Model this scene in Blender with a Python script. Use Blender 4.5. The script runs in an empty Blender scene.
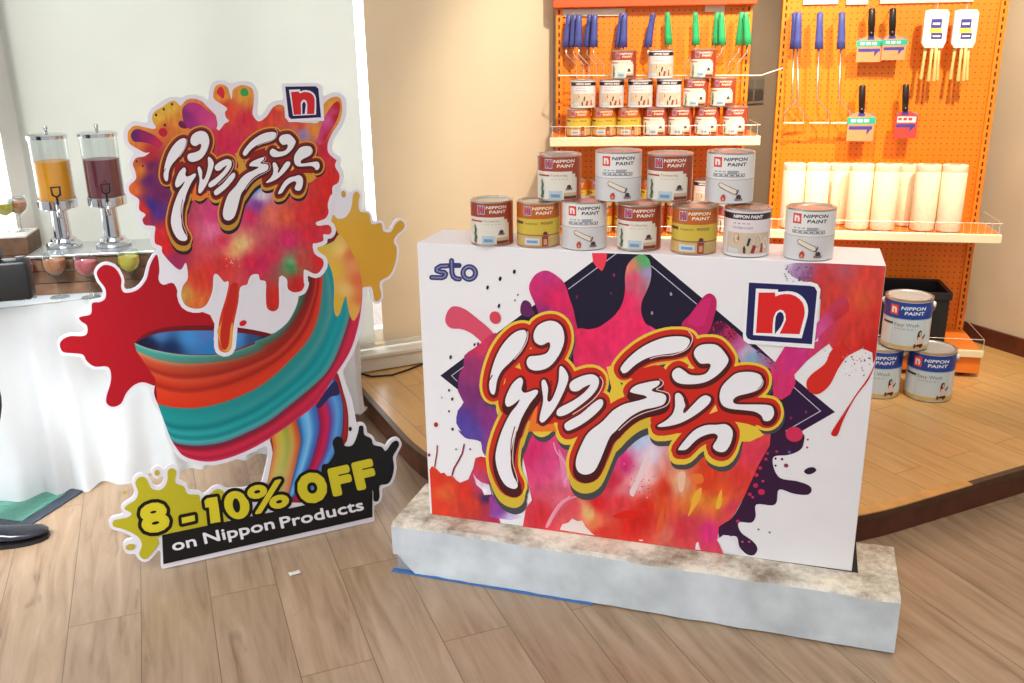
import bpy, bmesh, math, random
import numpy as np
from mathutils import Vector, Matrix, noise
from mathutils.geometry import tessellate_polygon
random.seed(7)
C = bpy.context.scene.collection
PI = math.pi
# ------------------------------------------------------------------ camera
F_PX, PITCH, ROLL, H = 918.2, math.radians(17.94), math.radians(-.92), 1.53
fwd = Vector((0, math.cos(PITCH), -math.sin(PITCH))); right = Vector((1, 0, 0)); up = right.cross(fwd)
RT = right*math.cos(ROLL) + up*math.sin(ROLL); UP = up*math.cos(ROLL) - right*math.sin(ROLL)
cam_d = bpy.data.cameras.new('camera'); cam = bpy.data.objects.new('camera', cam_d); C.objects.link(cam)
cam_d.sensor_width = 36; cam_d.lens = F_PX*36/1024; cam_d.clip_start = .05
m = Matrix((RT, UP, -fwd)).transposed().to_4x4(); m.translation = (0, 0, H); cam.matrix_world = m
bpy.context.scene.camera = cam
EYE = Vector((0, 0, H))
def ray(px, py): return (fwd*F_PX + RT*(px-512) - UP*(py-341.5)).normalized()
def at(px, py, z=0):                      # the point at height z seen at a pixel of the photograph
    d = ray(px, py); return EYE + d*((z-H)/d.z)
# ------------------------------------------------------------------ light and exposure
sc = bpy.context.scene
sc.view_settings.view_transform = 'Standard'; sc.view_settings.look = 'None'
sc.view_settings.gamma = 1; sc.view_settings.use_curve_mapping = False
sc.view_settings.exposure = 0.0
w = bpy.data.worlds.new('daylight'); sc.world = w; w.use_nodes = True
wn = w.node_tree; bg = wn.nodes['Background']; bg.inputs[0].default_value = (.95, .98, 1, 1)
# pale sky: bright and low on the window side, dimmer elsewhere
tcw = wn.nodes.new('ShaderNodeTexCoord'); dt = wn.nodes.new('ShaderNodeVectorMath'); dt.operation = 'DOT_PRODUCT'; dt.inputs[1].default_value = (-.4226, .9063, 0)
wn.links.new(tcw.outputs['Generated'], dt.inputs[0]); m1 = wn.nodes.new('ShaderNodeMapRange'); m1.inputs[1].default_value = .15; m1.inputs[2].default_value = .6; wn.links.new(dt.outputs['Value'], m1.inputs[0])
sxw = wn.nodes.new('ShaderNodeSeparateXYZ'); wn.links.new(tcw.outputs['Generated'], sxw.inputs[0]); m2 = wn.nodes.new('ShaderNodeMapRange'); m2.inputs[1].default_value = .3; m2.inputs[2].default_value = .5; m2.inputs[3].default_value = 3.4; m2.inputs[4].default_value = 0
wn.links.new(sxw.outputs['Z'], m2.inputs[0]); mm = wn.nodes.new('ShaderNodeMath'); mm.operation = 'MULTIPLY_ADD'; mm.inputs[2].default_value = .56
wn.links.new(m1.outputs[0], mm.inputs[0]); wn.links.new(m2.outputs[0], mm.inputs[1]); wn.links.new(mm.outputs[0], bg.inputs[1])
def area(name, loc, target, size, power, col, size_y=None):
    d = bpy.data.lights.new(name, 'AREA'); d.energy = power; d.color = col; d.size = size
    if size_y: d.shape = 'RECTANGLE'; d.size_y = size_y
    o = bpy.data.objects.new(name, d); C.objects.link(o); o.location = loc
    o.rotation_euler = (Vector(target)-Vector(loc)).to_track_quat('-Z', 'Y').to_euler(); return o
def spot(name, loc, target, power, col, ang, blend=.6, rad=.05):
    d = bpy.data.lights.new(name, 'SPOT'); d.energy = power; d.color = col; d.spot_size = math.radians(ang); d.spot_blend = blend; d.shadow_soft_size = rad
    o = bpy.data.objects.new(name, d); C.objects.link(o); o.location = loc
    o.rotation_euler = (Vector(target)-Vector(loc)).to_track_quat('-Z', 'Y').to_euler(); return o
area('overhead_light', (-.2, .3, 3.0), (.2, 2.4, .6), 1.6, 28, (1, .95, .9))
area('sky_outside', (-1.55, 4.55, 1.55), (-1.55+.4226, 4.55-.9063, 1.55), 4.4, 120, (.95, .98, 1), 2.7)
skirt_fill = area('overhead_light', (-1.9, 1.1, 2.5), (-1.85, 2.95, .35), 1.0, 12, (.92, .97, 1)); skirt_fill.data.spread = math.radians(32)  # unseen overhead fill, added to brighten the skirt and floor at left
floor_fill = area('left_floor_fill', (-3.5, .5, 1.7), (-1.5, 1.75, 0), 1.4, 20, (.86, .94, 1)); floor_fill.data.spread = math.radians(70)  # cool fill added from the left to wash the floor; no window modelled there
spot('display_spotlight', (.75, 2.7, 2.75), (.65, 4.3, 1.25), 250, (1, .86, .64), 62)
spot('display_spotlight', (1.75, 2.7, 2.75), (1.7, 4.2, 1.2), 250, (1, .86, .64), 62)
spot('display_spotlight', (1.3, 2.3, 2.8), (1.5, 3.1, 0), 60, (1, .85, .62), 70)
spot('box_fill_spot', (.45, 1.15, 2.8), (.45, 2.45, 1.15), 34, (1, .93, .82), 44, 1, .12)  # spot added above the box to lighten its top and the front tins
# ------------------------------------------------------------------ helpers
def lin(c):
    r = [(v/255) for v in c[:3]]
    return tuple(v/12.92 if v <= .04045 else ((v+.055)/1.055)**2.4 for v in r)
MATS = {}
def mat(name, col, rough=.5, metal=0, var=.06, scale=30, bump=0, spec=.5, trans=0):
    if name in MATS: return MATS[name]
    M = bpy.data.materials.new(name); M.use_nodes = True; nt = M.node_tree; b = nt.nodes['Principled BSDF']
    c = lin(col); tc = nt.nodes.new('ShaderNodeTexCoord'); n = nt.nodes.new('ShaderNodeTexNoise'); n.inputs['Scale'].default_value = scale; n.inputs['Detail'].default_value = 4
    nt.links.new(tc.outputs['Object'], n.inputs['Vector'])
    r = nt.nodes.new('ShaderNodeValToRGB'); r.color_ramp.elements[0].position = .3; r.color_ramp.elements[1].position = .7
    r.color_ramp.elements[0].color = (*[v*(1-var) for v in c], 1); r.color_ramp.elements[1].color = (*[min(1, v*(1+var)) for v in c], 1)
    nt.links.new(n.outputs['Fac'], r.inputs[0]); nt.links.new(r.outputs[0], b.inputs['Base Color'])
    b.inputs['Roughness'].default_value = rough; b.inputs['Metallic'].default_value = metal; b.inputs['Specular IOR Level'].default_value = spec
    if trans: b.inputs['Transmission Weight'].default_value = trans
    if bump:
        bp = nt.nodes.new('ShaderNodeBump'); bp.inputs['Strength'].default_value = bump; bp.inputs['Distance'].default_value = .01
        nt.links.new(n.outputs['Fac'], bp.inputs['Height']); nt.links.new(bp.outputs[0], b.inputs['Normal'])
    MATS[name] = M; return M
def print_mat(name, rough, spec=.4):      # printed ink: the colours of the print are stored with its outlines
    M = bpy.data.materials.new(name); M.use_nodes = True; nt = M.node_tree; b = nt.nodes['Principled BSDF']
    a = nt.nodes.new('ShaderNodeAttribute'); a.attribute_name = 'ink'; tc = nt.nodes.new('ShaderNodeTexCoord')
    n = nt.nodes.new('ShaderNodeTexNoise'); n.inputs['Scale'].default_value = 60; nt.links.new(tc.outputs['Object'], n.inputs['Vector'])
    mr = nt.nodes.new('ShaderNodeMapRange'); mr.inputs[3].default_value = rough-.04; mr.inputs[4].default_value = rough+.04
    nt.links.new(n.outputs['Fac'], mr.inputs[0]); nt.links.new(mr.outputs[0], b.inputs['Roughness'])
    nt.links.new(a.outputs['Color'], b.inputs['Base Color']); b.inputs['Specular IOR Level'].default_value = spec
    return M
PRINT = print_mat('printed_vinyl', .42, .3); INK = print_mat('printed_tin', .3, .5)
def link(name, me, material, parent=None, smooth=False):
    if material: me.materials.append(material)
    if smooth:
        for p in me.polygons: p.use_smooth = True
    o = bpy.data.objects.new(name, me); C.objects.link(o)
    if parent: o.parent = parent
    return o
def obj(name, bm, material, parent=None, smooth=False, angle=None):
    bmesh.ops.recalc_face_normals(bm, faces=bm.faces)
    me = bpy.data.meshes.new(name); bm.to_mesh(me); bm.free()
    o = link(name, me, material, parent, smooth or angle is not None)
    if angle is not None: me.set_sharp_from_angle(angle=math.radians(angle))
    return o
def tag(o, label, cat, group=None, kind=None):
    if label: o['label'] = label
    if cat: o['category'] = cat
    if group: o['group'] = group
    if kind: o['kind'] = kind
    return o
def thing(name, label, cat, loc=(0, 0, 0), rz=0, group=None):
    o = bpy.data.objects.new(name, None); o.empty_display_size = .05; C.objects.link(o); o.location = loc; o.rotation_euler = (0, 0, rz)
    return tag(o, label, cat, group)
def struct(name, bm, m, smooth=False):
    o = obj(name, bm, m, None, smooth); o['kind'] = 'structure'; return o
def dup(root, loc, rz, label, name=None, group=None):
    r = root.copy(); C.objects.link(r); r.location = loc; r.rotation_euler = (0, 0, rz); r['label'] = label
    if group: r['group'] = group
    for ch in list(root.children):
        c = ch.copy(); C.objects.link(c); c.parent = r
        for g in list(ch.children):
            d = g.copy(); C.objects.link(d); d.parent = c
    return r
def BM(): return bmesh.new()
def box(bm, x0, x1, y0, y1, z0, z1, bevel=0, M=None, seg=2):
    r = bmesh.ops.create_cube(bm, size=1); vs = r['verts']
    for v in vs: v.co = Vector((x0+(v.co.x+.5)*(x1-x0), y0+(v.co.y+.5)*(y1-y0), z0+(v.co.z+.5)*(z1-z0)))
    fs = list({f for v in vs for f in v.link_faces})
    if bevel:
        es = list({e for f in fs for e in f.edges})
        rr = bmesh.ops.bevel(bm, geom=es, offset=bevel, segments=seg, affect='EDGES', profile=.5); vs = list({v for f in rr['faces'] for v in f.verts} | {v for v in vs if v.is_valid})
    if M is not None:
        for v in vs: v.co = M @ v.co
    return bm
def lathe(bm, prof, n=40, c=(0, 0, 0), cap=True):
    rings = []
    for r, z in prof:
        if r < 1e-5: rings.append([bm.verts.new((c[0], c[1], c[2]+z))])
        else: rings.append([bm.verts.new((c[0]+r*math.cos(2*PI*i/n), c[1]+r*math.sin(2*PI*i/n), c[2]+z)) for i in range(n)])
    for a, b in zip(rings, rings[1:]):
        for i in range(n):
            j = (i+1) % n
            if len(a) == 1 and len(b) == 1: continue
            if len(a) == 1: bm.faces.new((a[0], b[i], b[j]))
            elif len(b) == 1: bm.faces.new((a[i], a[j], b[0]))
            else: bm.faces.new((a[i], a[j], b[j], b[i]))
    if cap:
        for q in (rings[0], rings[-1]):
            if len(q) > 2: bm.faces.new(q)
    return bm
def tube(bm, pts, r, n=8, cap=True, scl=None):
    pts = [Vector(p) for p in pts]; rings = []; prev = None
    for i, p in enumerate(pts):
        t = (pts[min(i+1, len(pts)-1)]-pts[max(i-1, 0)]).normalized()
        if prev is None: a = t.orthogonal().normalized()
        else: a = (prev - t*prev.dot(t)).normalized()
        prev = a; b = t.cross(a); rr = r[i] if isinstance(r, (list, tuple)) else r
        rings.append([bm.verts.new(p + (a*math.cos(2*PI*k/n) + b*math.sin(2*PI*k/n))*rr) for k in range(n)])
    for A, B in zip(rings, rings[1:]):
        for k in range(n): bm.faces.new((A[k], A[(k+1) % n], B[(k+1) % n], B[k]))
    if cap: bm.faces.new(rings[0]); bm.faces.new(rings[-1])
    return bm
def prism(bm, poly, fn, depth_vec):       # outline in 2D -> a slab through fn(x, y), thickness along depth_vec
    f = [bm.verts.new(fn(*p)) for p in poly]; d = Vector(depth_vec)
    b = [bm.verts.new(v.co + d) for v in f]; n = len(poly)
    tris = tessellate_polygon([[Vector((p[0], p[1], 0)) for p in poly]])
    for t in tris:
        try: bm.faces.new([f[i] for i in t]); bm.faces.new([b[i] for i in reversed(t)])
        except ValueError: pass
    for i in range(n):
        j = (i+1) % n; bm.faces.new((f[i], f[j], b[j], b[i]))
    return bm
class Frame:                              # a local frame standing on the floor: x along yaw, y into the depth
    def __init__(s, o, yaw, lean=0):
        s.M = Matrix.Translation(Vector(o)) @ Matrix.Rotation(yaw, 4, 'Z') @ Matrix.Rotation(lean, 4, 'X'); s.I = s.M.inverted(); s.e = s.I @ EYE
        s.yaw = yaw; s.o = Vector(o)
    def loc(s, px, py, y=0):
        d = (s.I.to_3x3() @ ray(px, py)); t = (y - s.e.y)/d.y; return s.e + d*t
    def w(s, x, y, z): return s.M @ Vector((x, y, z))
def spline(p, n=4, closed=True):
    out = []; m_ = len(p)
    for i in range(m_ if closed else m_-1):
        if closed: p0, p1, p2, p3 = p[i-1], p[i], p[(i+1) % m_], p[(i+2) % m_]
        else: p0, p1, p2, p3 = p[max(i-1, 0)], p[i], p[i+1], p[min(i+2, m_-1)]
        for j in range(n):
            t = j/n
            out.append(tuple(.5*((2*b)+(c-a)*t+(2*a-5*b+4*c-d)*t*t+(3*b-a-3*c+d)*t**3) for a, b, c, d in zip(p0, p1, p2, p3)))
    return out
class Print:                              # flat inks laid over one another: every layer a hair above the last
    def __init__(s, fn, step=.00002, grid=None): s.fn = fn; s.v = []; s.f = []; s.c = []; s.k = 10; s.step = step; s.grid = grid
    def layer(s): s.k += 1
    def add(s, pts, faces, col):
        b = len(s.v); d = s.k*s.step
        for p in pts:
            s.v.append(s.fn(p[0], p[1], d)); s.c.append(lin(col(p[0], p[1]) if callable(col) else col))
        s.f += [tuple(i+b for i in f) for f in faces]
    def poly(s, pts, col, grid=None):
        pts = [tuple(p[:2]) for p in pts]; grid = grid or s.grid
        if not grid:
            tr = tessellate_polygon([[Vector((x, y, 0)) for x, y in pts]]); s.add(pts, tr, col)
        else:
            bm = BM(); vs = [bm.verts.new((x, y, 0)) for x, y in pts]
            for t in tessellate_polygon([[Vector((x, y, 0)) for x, y in pts]]):
                try: bm.faces.new([vs[i] for i in t])
                except ValueError: pass
            xs = [p[0] for p in pts]; ys = [p[1] for p in pts]
            for ax, lo, hi in ((0, min(xs), max(xs)), (1, min(ys), max(ys))):
                q = lo + grid*.5
                while q < hi:
                    co = Vector((q, 0, 0)) if ax == 0 else Vector((0, q, 0)); no = Vector((1, 0, 0)) if ax == 0 else Vector((0, 1, 0))
                    bmesh.ops.bisect_plane(bm, geom=bm.verts[:]+bm.edges[:]+bm.faces[:], plane_co=co, plane_no=no); q += grid
            bm.verts.ensure_lookup_table(); bm.verts.index_update()
            s.add([(v.co.x, v.co.y) for v in bm.verts], [tuple(v.index for v in f.verts) for f in bm.faces], col); bm.free()
        s.layer()
    def stroke(s, pts, wd, col, closed=False, keep=False):   # a pen line: one clean ribbon with round ends
        n = len(pts); V = []; Fc = []; r = wd/2
        def nrm(a, b): L = math.hypot(b[0]-a[0], b[1]-a[1]) or 1e-9; return (-(b[1]-a[1])/L, (b[0]-a[0])/L)
        for i in range(n):
            a = pts[(i-1) % n] if closed else pts[max(i-1, 0)]; b = pts[(i+1) % n] if closed else pts[min(i+1, n-1)]
            n0 = nrm(a, pts[i]) if a != pts[i] else nrm(pts[i], b); n1 = nrm(pts[i], b) if b != pts[i] else n0
            mx, my = n0[0]+n1[0], n0[1]+n1[1]; q = max(.5, (mx*mx+my*my)/2); V += [(pts[i][0]+mx/q*r, pts[i][1]+my/q*r), (pts[i][0]-mx/q*r, pts[i][1]-my/q*r)]
        for i in range(n if closed else n-1): j = (i+1) % n; Fc.append((2*i, 2*j, 2*j+1, 2*i+1))
        if not closed:
            for c, a in ((0, 1), (n-1, n-2)):
                an = math.atan2(pts[c][1]-pts[a][1], pts[c][0]-pts[a][0]); b = len(V)
                V += [(pts[c][0]+r*math.cos(an+PI*(k/6-.5)), pts[c][1]+r*math.sin(an+PI*(k/6-.5))) for k in range(7)]; Fc.append(tuple(range(b, b+7)))
        s.add(V, Fc, col)
        if not keep: s.layer()
    def ladder(s, edges, c0, c1, n=60, m=7): # bands running along curved edges; the ink turns from ramp c0 to ramp c1 on the way
        def res(p, n):
            p = spline(p, 5, False) + [p[-1]]; L = [0]
            for a, b in zip(p, p[1:]): L.append(L[-1]+math.hypot(b[0]-a[0], b[1]-a[1]))
            o = []; j = 0
            for i in range(n+1):
                d = L[-1]*i/n
                while j < len(p)-2 and L[j+1] < d: j += 1
                f = (d-L[j])/((L[j+1]-L[j]) or 1); o.append((p[j][0]+(p[j+1][0]-p[j][0])*f, p[j][1]+(p[j+1][1]-p[j][1])*f))
            return o
        def ramp(c, t):
            for (a, x), (b, y) in zip(c, c[1:]):
                if t <= b: f = (t-a)/(b-a); return [x[i]+(y[i]-x[i])*f for i in range(3)]
            return c[-1][1]
        E = [res(e, n) for e in edges]; k = len(E)-1; d = s.k*s.step; b = len(s.v); M_ = m*k
        for i in range(n+1):
            for j in range(M_+1):
                q = min(k-1, j//m); f = (j-q*m)/m; A, B = E[q][i], E[q+1][i]; t = j/M_; u = i/n; x, y = ramp(c0, t), ramp(c1, t)
                s.v.append(s.fn(A[0]+(B[0]-A[0])*f, A[1]+(B[1]-A[1])*f, d)); s.c.append(lin([x[z]+(y[z]-x[z])*u for z in range(3)]))
        for i in range(n):
            for j in range(M_): o = b+i*(M_+1)+j; s.f.append((o, o+1, o+M_+2, o+M_+1))
        s.layer()
    def swell(s, mp, polys, d, col, dx=0, dy=0, res=3, lines=()):   # outlines grown by d and melted into one shape
        loops = melt(polys, d, res, lines); ar = lambda l: sum(a[0]*b[1]-b[0]*a[1] for a, b in zip(l, l[1:]+l[:1])); big = max(loops, key=lambda l: abs(ar(l))); sg = ar(big)
        def has(l, p): return sum(((a[1] > p[1]) != (b[1] > p[1])) and p[0] < (b[0]-a[0])*(p[1]-a[1])/(b[1]-a[1])+a[0] for a, b in zip(l, l[1:]+l[:1])) % 2
        for o in [l for l in loops if ar(l)*sg > 0]:
            q = [[mp(x+dx, y+dy) for x, y in l] for l in [o]+[h for h in loops if ar(h)*sg < 0 and has(o, h[0])]]
            s.add([p for l in q for p in l], tessellate_polygon([[Vector((x, y, 0)) for x, y in l] for l in q]), col)
        s.layer()
    def disc(s, x, y, rx, ry, col, rot=0, n=16, keep=False):
        c_, s_ = math.cos(rot), math.sin(rot)
        s.add([(x+rx*math.cos(2*PI*k/n)*c_-ry*math.sin(2*PI*k/n)*s_, y+rx*math.cos(2*PI*k/n)*s_+ry*math.sin(2*PI*k/n)*c_) for k in range(n)], [tuple(range(n))], col)
        if not keep: s.layer()
    def build(s, name, material, parent):
        me = bpy.data.meshes.new(name); me.from_pydata(s.v, [], s.f); me.update()
        a = me.color_attributes.new('ink', 'FLOAT_COLOR', 'POINT')
        for i, c in enumerate(s.c): a.data[i].color = (*c, 1)
        return link(name, me, material, parent)
def rdp(a, tol):
    if len(a) < 3: return a
    d = a[-1]-a[0]; L = np.hypot(*d); r = a-a[0]; dist = np.abs(d[0]*r[:, 1]-d[1]*r[:, 0])/L if L > 1e-9 else np.hypot(r[:, 0], r[:, 1]); i = int(dist.argmax())
    if dist[i] < tol: return np.array([a[0], a[-1]])
    return np.vstack([rdp(a[:i+1], tol)[:-1], rdp(a[i:], tol)])
def melt(polys, d, res, lines=()):
    allp = np.array([p for q in list(polys)+[l[0] for l in lines] for p in q]); wmax = d+max([l[1] for l in lines] or [0]); lo = allp.min(0)-wmax-2; hi = allp.max(0)+wmax+2
    Wd, Ht = int((hi[0]-lo[0])*res)+1, int((hi[1]-lo[1])*res)+1; M = np.zeros((Ht, Wd), bool)
    def seg(a, b, w):
        x0, x1 = sorted((a[0], b[0])); y0, y1 = sorted((a[1], b[1])); i0 = max(0, int((y0-w-lo[1])*res)-1); i1 = min(Ht, int((y1+w-lo[1])*res)+2); j0 = max(0, int((x0-w-lo[0])*res)-1); j1 = min(Wd, int((x1+w-lo[0])*res)+2)
        Y, X = np.mgrid[i0:i1, j0:j1]; X = lo[0]+(X+.5)/res; Y = lo[1]+(Y+.5)/res; dx, dy = b[0]-a[0], b[1]-a[1]; L2 = dx*dx+dy*dy or 1e-12; t = np.clip(((X-a[0])*dx+(Y-a[1])*dy)/L2, 0, 1); M[i0:i1, j0:j1] |= (X-a[0]-t*dx)**2+(Y-a[1]-t*dy)**2 <= w*w
    for p in polys:
        xs = [v[0] for v in p]; ys = [v[1] for v in p]; i0 = int((min(ys)-lo[1])*res); i1 = int((max(ys)-lo[1])*res)+2; j0 = int((min(xs)-lo[0])*res); j1 = int((max(xs)-lo[0])*res)+2
        Y, X = np.mgrid[i0:i1, j0:j1]; X = lo[0]+(X+.5)/res; Y = lo[1]+(Y+.5)/res; m_ = np.zeros(X.shape, bool)
        for k in range(len(p)):
            (xa, ya), (xb, yb) = p[k], p[(k+1) % len(p)]
            if ya != yb: m_ ^= ((ya > Y) != (yb > Y)) & (X < (xb-xa)*(Y-ya)/(yb-ya)+xa)
        v = M[i0:i1, j0:j1]; v |= m_[:v.shape[0], :v.shape[1]]
        if d > 0:
            for k in range(len(p)): seg(p[k], p[(k+1) % len(p)], d)
    for l in lines:
        n = len(l[0])
        for k in range(n if len(l) > 2 and l[2] else n-1): seg(l[0][k], l[0][(k+1) % n], l[1]+d)
    P_ = np.pad(M, 1); E = {}
    for cond, a, b in ((P_[:-2, 1:-1], (0, 0), (1, 0)), (P_[1:-1, 2:], (1, 0), (1, 1)), (P_[2:, 1:-1], (1, 1), (0, 1)), (P_[1:-1, :-2], (0, 1), (0, 0))):
        for i, j in zip(*np.nonzero(M & ~cond)): E.setdefault((j+a[0], i+a[1]), []).append((j+b[0], i+b[1]))
    loops = []
    while E:
        st = next(iter(E)); path = [st]; cur = st
        while True:
            nx = E[cur].pop()
            if not E[cur]: del E[cur]
            if nx == st: break
            path.append(nx); cur = nx
        if len(path) < 4*res: continue
        q = np.array(path, float)/res+lo; h_ = max(2, int(res*.9)); q = sum(np.roll(q, k, axis=0) for k in range(-h_, h_+1))/(2*h_+1); c = len(q)//2; tol = .22/res
        o = np.vstack([rdp(q[:c+1], tol)[:-1], rdp(np.vstack([q[c:], q[:1]]), tol)[:-1]])
        if len(o) > 2: loops.append([tuple(v) for v in o])
    return loops
def blend(anchors, p=3, warp=0, ws=.03):  # soft ink: colour pulled between named spots of the print
    def f(x, y):
        if warp:
            v = noise.noise_vector(Vector((x*ws, y*ws, 3.1))); x += v.x*warp; y += v.y*warp
            v = noise.noise_vector(Vector((x*ws*3, y*ws*3, 9.1))); x += v.x*warp*.4; y += v.y*warp*.4
        g = 1+(.10*noise.noise(Vector((x*ws*7, y*ws*2.4, 5.5)))+.05*noise.noise(Vector((x*ws*16, y*ws*6, 1.5))) if warp else 0)
        W = 0; R = [0, 0, 0]
        for ax, ay, c in anchors:
            k = 1/((x-ax)**2+(y-ay)**2+6)**(p/2); W += k
            for i in range(3): R[i] += c[i]*k
        return tuple(min(255, v/W*g) for v in R)
    return f
GL = {}
def glyphs(text, bold=0, spacing=1):      # outlines of a word: baseline 0, cap height 1
    key = (text, bold, spacing)
    if key in GL: return GL[key]
    cu = bpy.data.curves.new('word', 'FONT'); cu.body = text; cu.offset = bold; cu.space_character = spacing; cu.resolution_u = 3
    o = bpy.data.objects.new('word', cu); C.objects.link(o); bpy.context.view_layer.update()
    me = o.evaluated_get(bpy.context.evaluated_depsgraph_get()).to_mesh()
    v = [(q.co.x, q.co.y) for q in me.vertices]; f = [tuple(p.vertices) for p in me.polygons]
    o.evaluated_get(bpy.context.evaluated_depsgraph_get()).to_mesh_clear()
    bpy.data.objects.remove(o); bpy.data.curves.remove(cu)
    x0 = min(q[0] for q in v); x1 = max(q[0] for q in v)
    hh = 1 if text == 'H' else glyphs('H')[3]
    v = [((q[0]-x0)/hh, q[1]/hh) for q in v]; GL[key] = (v, f, (x1-x0)/hh, max(q[1] for q in v)); return GL[key]
def word(pr, text, x, y, width, cap, col, bold=.02, shear=0, ang=0, ysign=-1, spacing=1):
    v, f, L, _ = glyphs(text, bold, spacing); c_, s_ = math.cos(ang), math.sin(ang)
    def put(vv):
        r = []
        for a, b in vv:
            u, t = (a/L)*width + shear*b*cap, b*cap*ysign; r.append((x+u*c_-t*s_, y+u*s_+t*c_))
        return r
    pts = put(v)
    if pr.grid:                            # cut into narrow strips so the letters follow the curve of the tin
        bm = BM(); vs = [bm.verts.new((a, b, 0)) for a, b in pts]
        for q in f:
            try: bm.faces.new([vs[k] for k in q])
            except ValueError: pass
        q = min(p[0] for p in pts)+pr.grid*.4; hi = max(p[0] for p in pts)
        while q < hi: bmesh.ops.bisect_plane(bm, geom=bm.verts[:]+bm.edges[:]+bm.faces[:], plane_co=(q, 0, 0), plane_no=(1, 0, 0)); q += pr.grid*.6
        bm.verts.index_update(); pts = [(p.co.x, p.co.y) for p in bm.verts]; f = [tuple(p.index for p in q.verts) for q in bm.faces]; bm.free()
    pr.add(pts, f, col); pr.layer()

def fat_word(pr, mp, text, p0, p1, cap, col, fat, out=0, outcol=None, res=6):   # heavy lettering along a traced baseline
    v, f, L, _ = glyphs(text, 0); d = math.hypot(p1[0]-p0[0], p1[1]-p0[1]); ux, uy = (p1[0]-p0[0])/d, (p1[1]-p0[1])/d
    pts = [(p0[0]+a/L*d*ux+b*cap*uy, p0[1]+a/L*d*uy-b*cap*ux) for a, b in v]; polys = [[pts[i] for i in q] for q in f]
    if out: pr.swell(mp, polys, fat+out, outcol, 0, 0, res)
    pr.swell(mp, polys, fat, col, 0, 0, res)

# ---- artwork outlines traced from enlarged crops: tag -> (x0, y0, scale)
ZM = dict(A=(410,230,6.206),B=(550,230,6.206),C=(690,240,4.88),D=(425,320,6.206),E=(560,320,6.206),F=(660,330,6.206),
          G=(420,420,6.206),H=(560,420,4.88),I=(700,380,3.415),J=(640,230,3.596),
          K2=(115,75,7.59),K3=(215,75,7.314),K4=(115,150,6.207),K5=(215,110,6.207),K6=(260,180,5.69),K7=(50,240,3.794),
          K8=(165,240,5.257),M1=(120,320,4.269),M2=(240,220,4.27),M3=(240,350,4.553),M4=(100,450,5.253),M5=(240,420,4.876),X=(0,0,1))
def T(tag, *xy):
    x0, y0, k = ZM[tag]
    return [(x0 + xy[i]/k, y0 + xy[i+1]/k) for i in range(0, len(xy), 2)]
LETTERS = [
 T('D',610,60,560,75,500,130,450,210,415,310,400,400,410,450,430,460,440,430,450,370,480,310,540,250,600,180,630,110,630,75),
 T('D',760,5,700,35,675,90,685,135,725,155,770,135,778,165,755,205,700,220,650,225,632,260,650,300,700,312,770,290,830,220,865,130,855,50,815,10),
 T('D',590,355,540,400,500,490,510,535,545,525,590,490,570,530,530,580,480,683)+T('G',480,160,470,240,490,330,530,400,580,425,605,415,605,390,580,340,565,270,570,180,590,90)+T('D',575,683,600,610,650,520,700,455,690,430,625,450,600,430,610,380),
 T('D',725,380,745,370,765,420,760,490,775,505,800,470,830,380,835,300,850,285,880,320,890,370,850,470,800,560,740,630,715,625,715,590,735,500,728,430),
 T('E',60,400,85,370,140,345,200,335,240,360,238,410,200,465,130,525,50,580,0,595,-20,580,-5,545,80,500,150,450,190,400,150,415,110,440,70,435),
 T('E',30,645,60,620,130,580,200,520,245,490,268,500,260,540,200,600,130,650,60,683,35,675),
 T('E',385,320,378,295,420,240,490,180,570,135,660,105,750,100,800,115,803,145,770,185,700,205,620,215,540,235,470,275,420,320,395,328),
 T('F',215,160,215,125,245,95,300,85,360,95,410,150,425,190,395,240,340,290,270,325,180,335,110,325,78,290,80,255,115,232,150,250,185,275,240,280,290,265,315,220,300,205,250,205),
 T('E',435,440,470,405,540,385,600,375,620,380,610,405,570,430,590,445,640,455,660,480,645,520,590,540,520,555,450,590,390,640,350,683)+T('H',245,80,215,150,190,210,165,250,125,265,90,250,78,215,85,170,110,110,140,60,190,20)+T('E',273,620,330,560,400,520,480,500,540,480,520,465,470,455),
 T('E',605,655,650,660,740,640,820,600,890,550,930,510,935,480,905,465,870,480,820,530,775,575,765,560,780,520,760,470,735,450,715,465,715,530,700,580,660,620),
 T('F',480,265,430,300,385,350,370,410,385,460,430,485,520,495,590,505,630,530,645,560,680,560,705,530,705,490,680,465,600,460,520,460,465,455,455,430,490,405,570,385,620,350,635,310,620,275,560,258),
 T('X',678.9,447.7,693,431,705.5,425,716,424.5,726.4,424,732.8,431,730.7,443,725,451,717.6,451,713,446,718,437,714,433,703.5,435.4,695.3,440.5,687,448.7,681,449.7),
]
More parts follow.
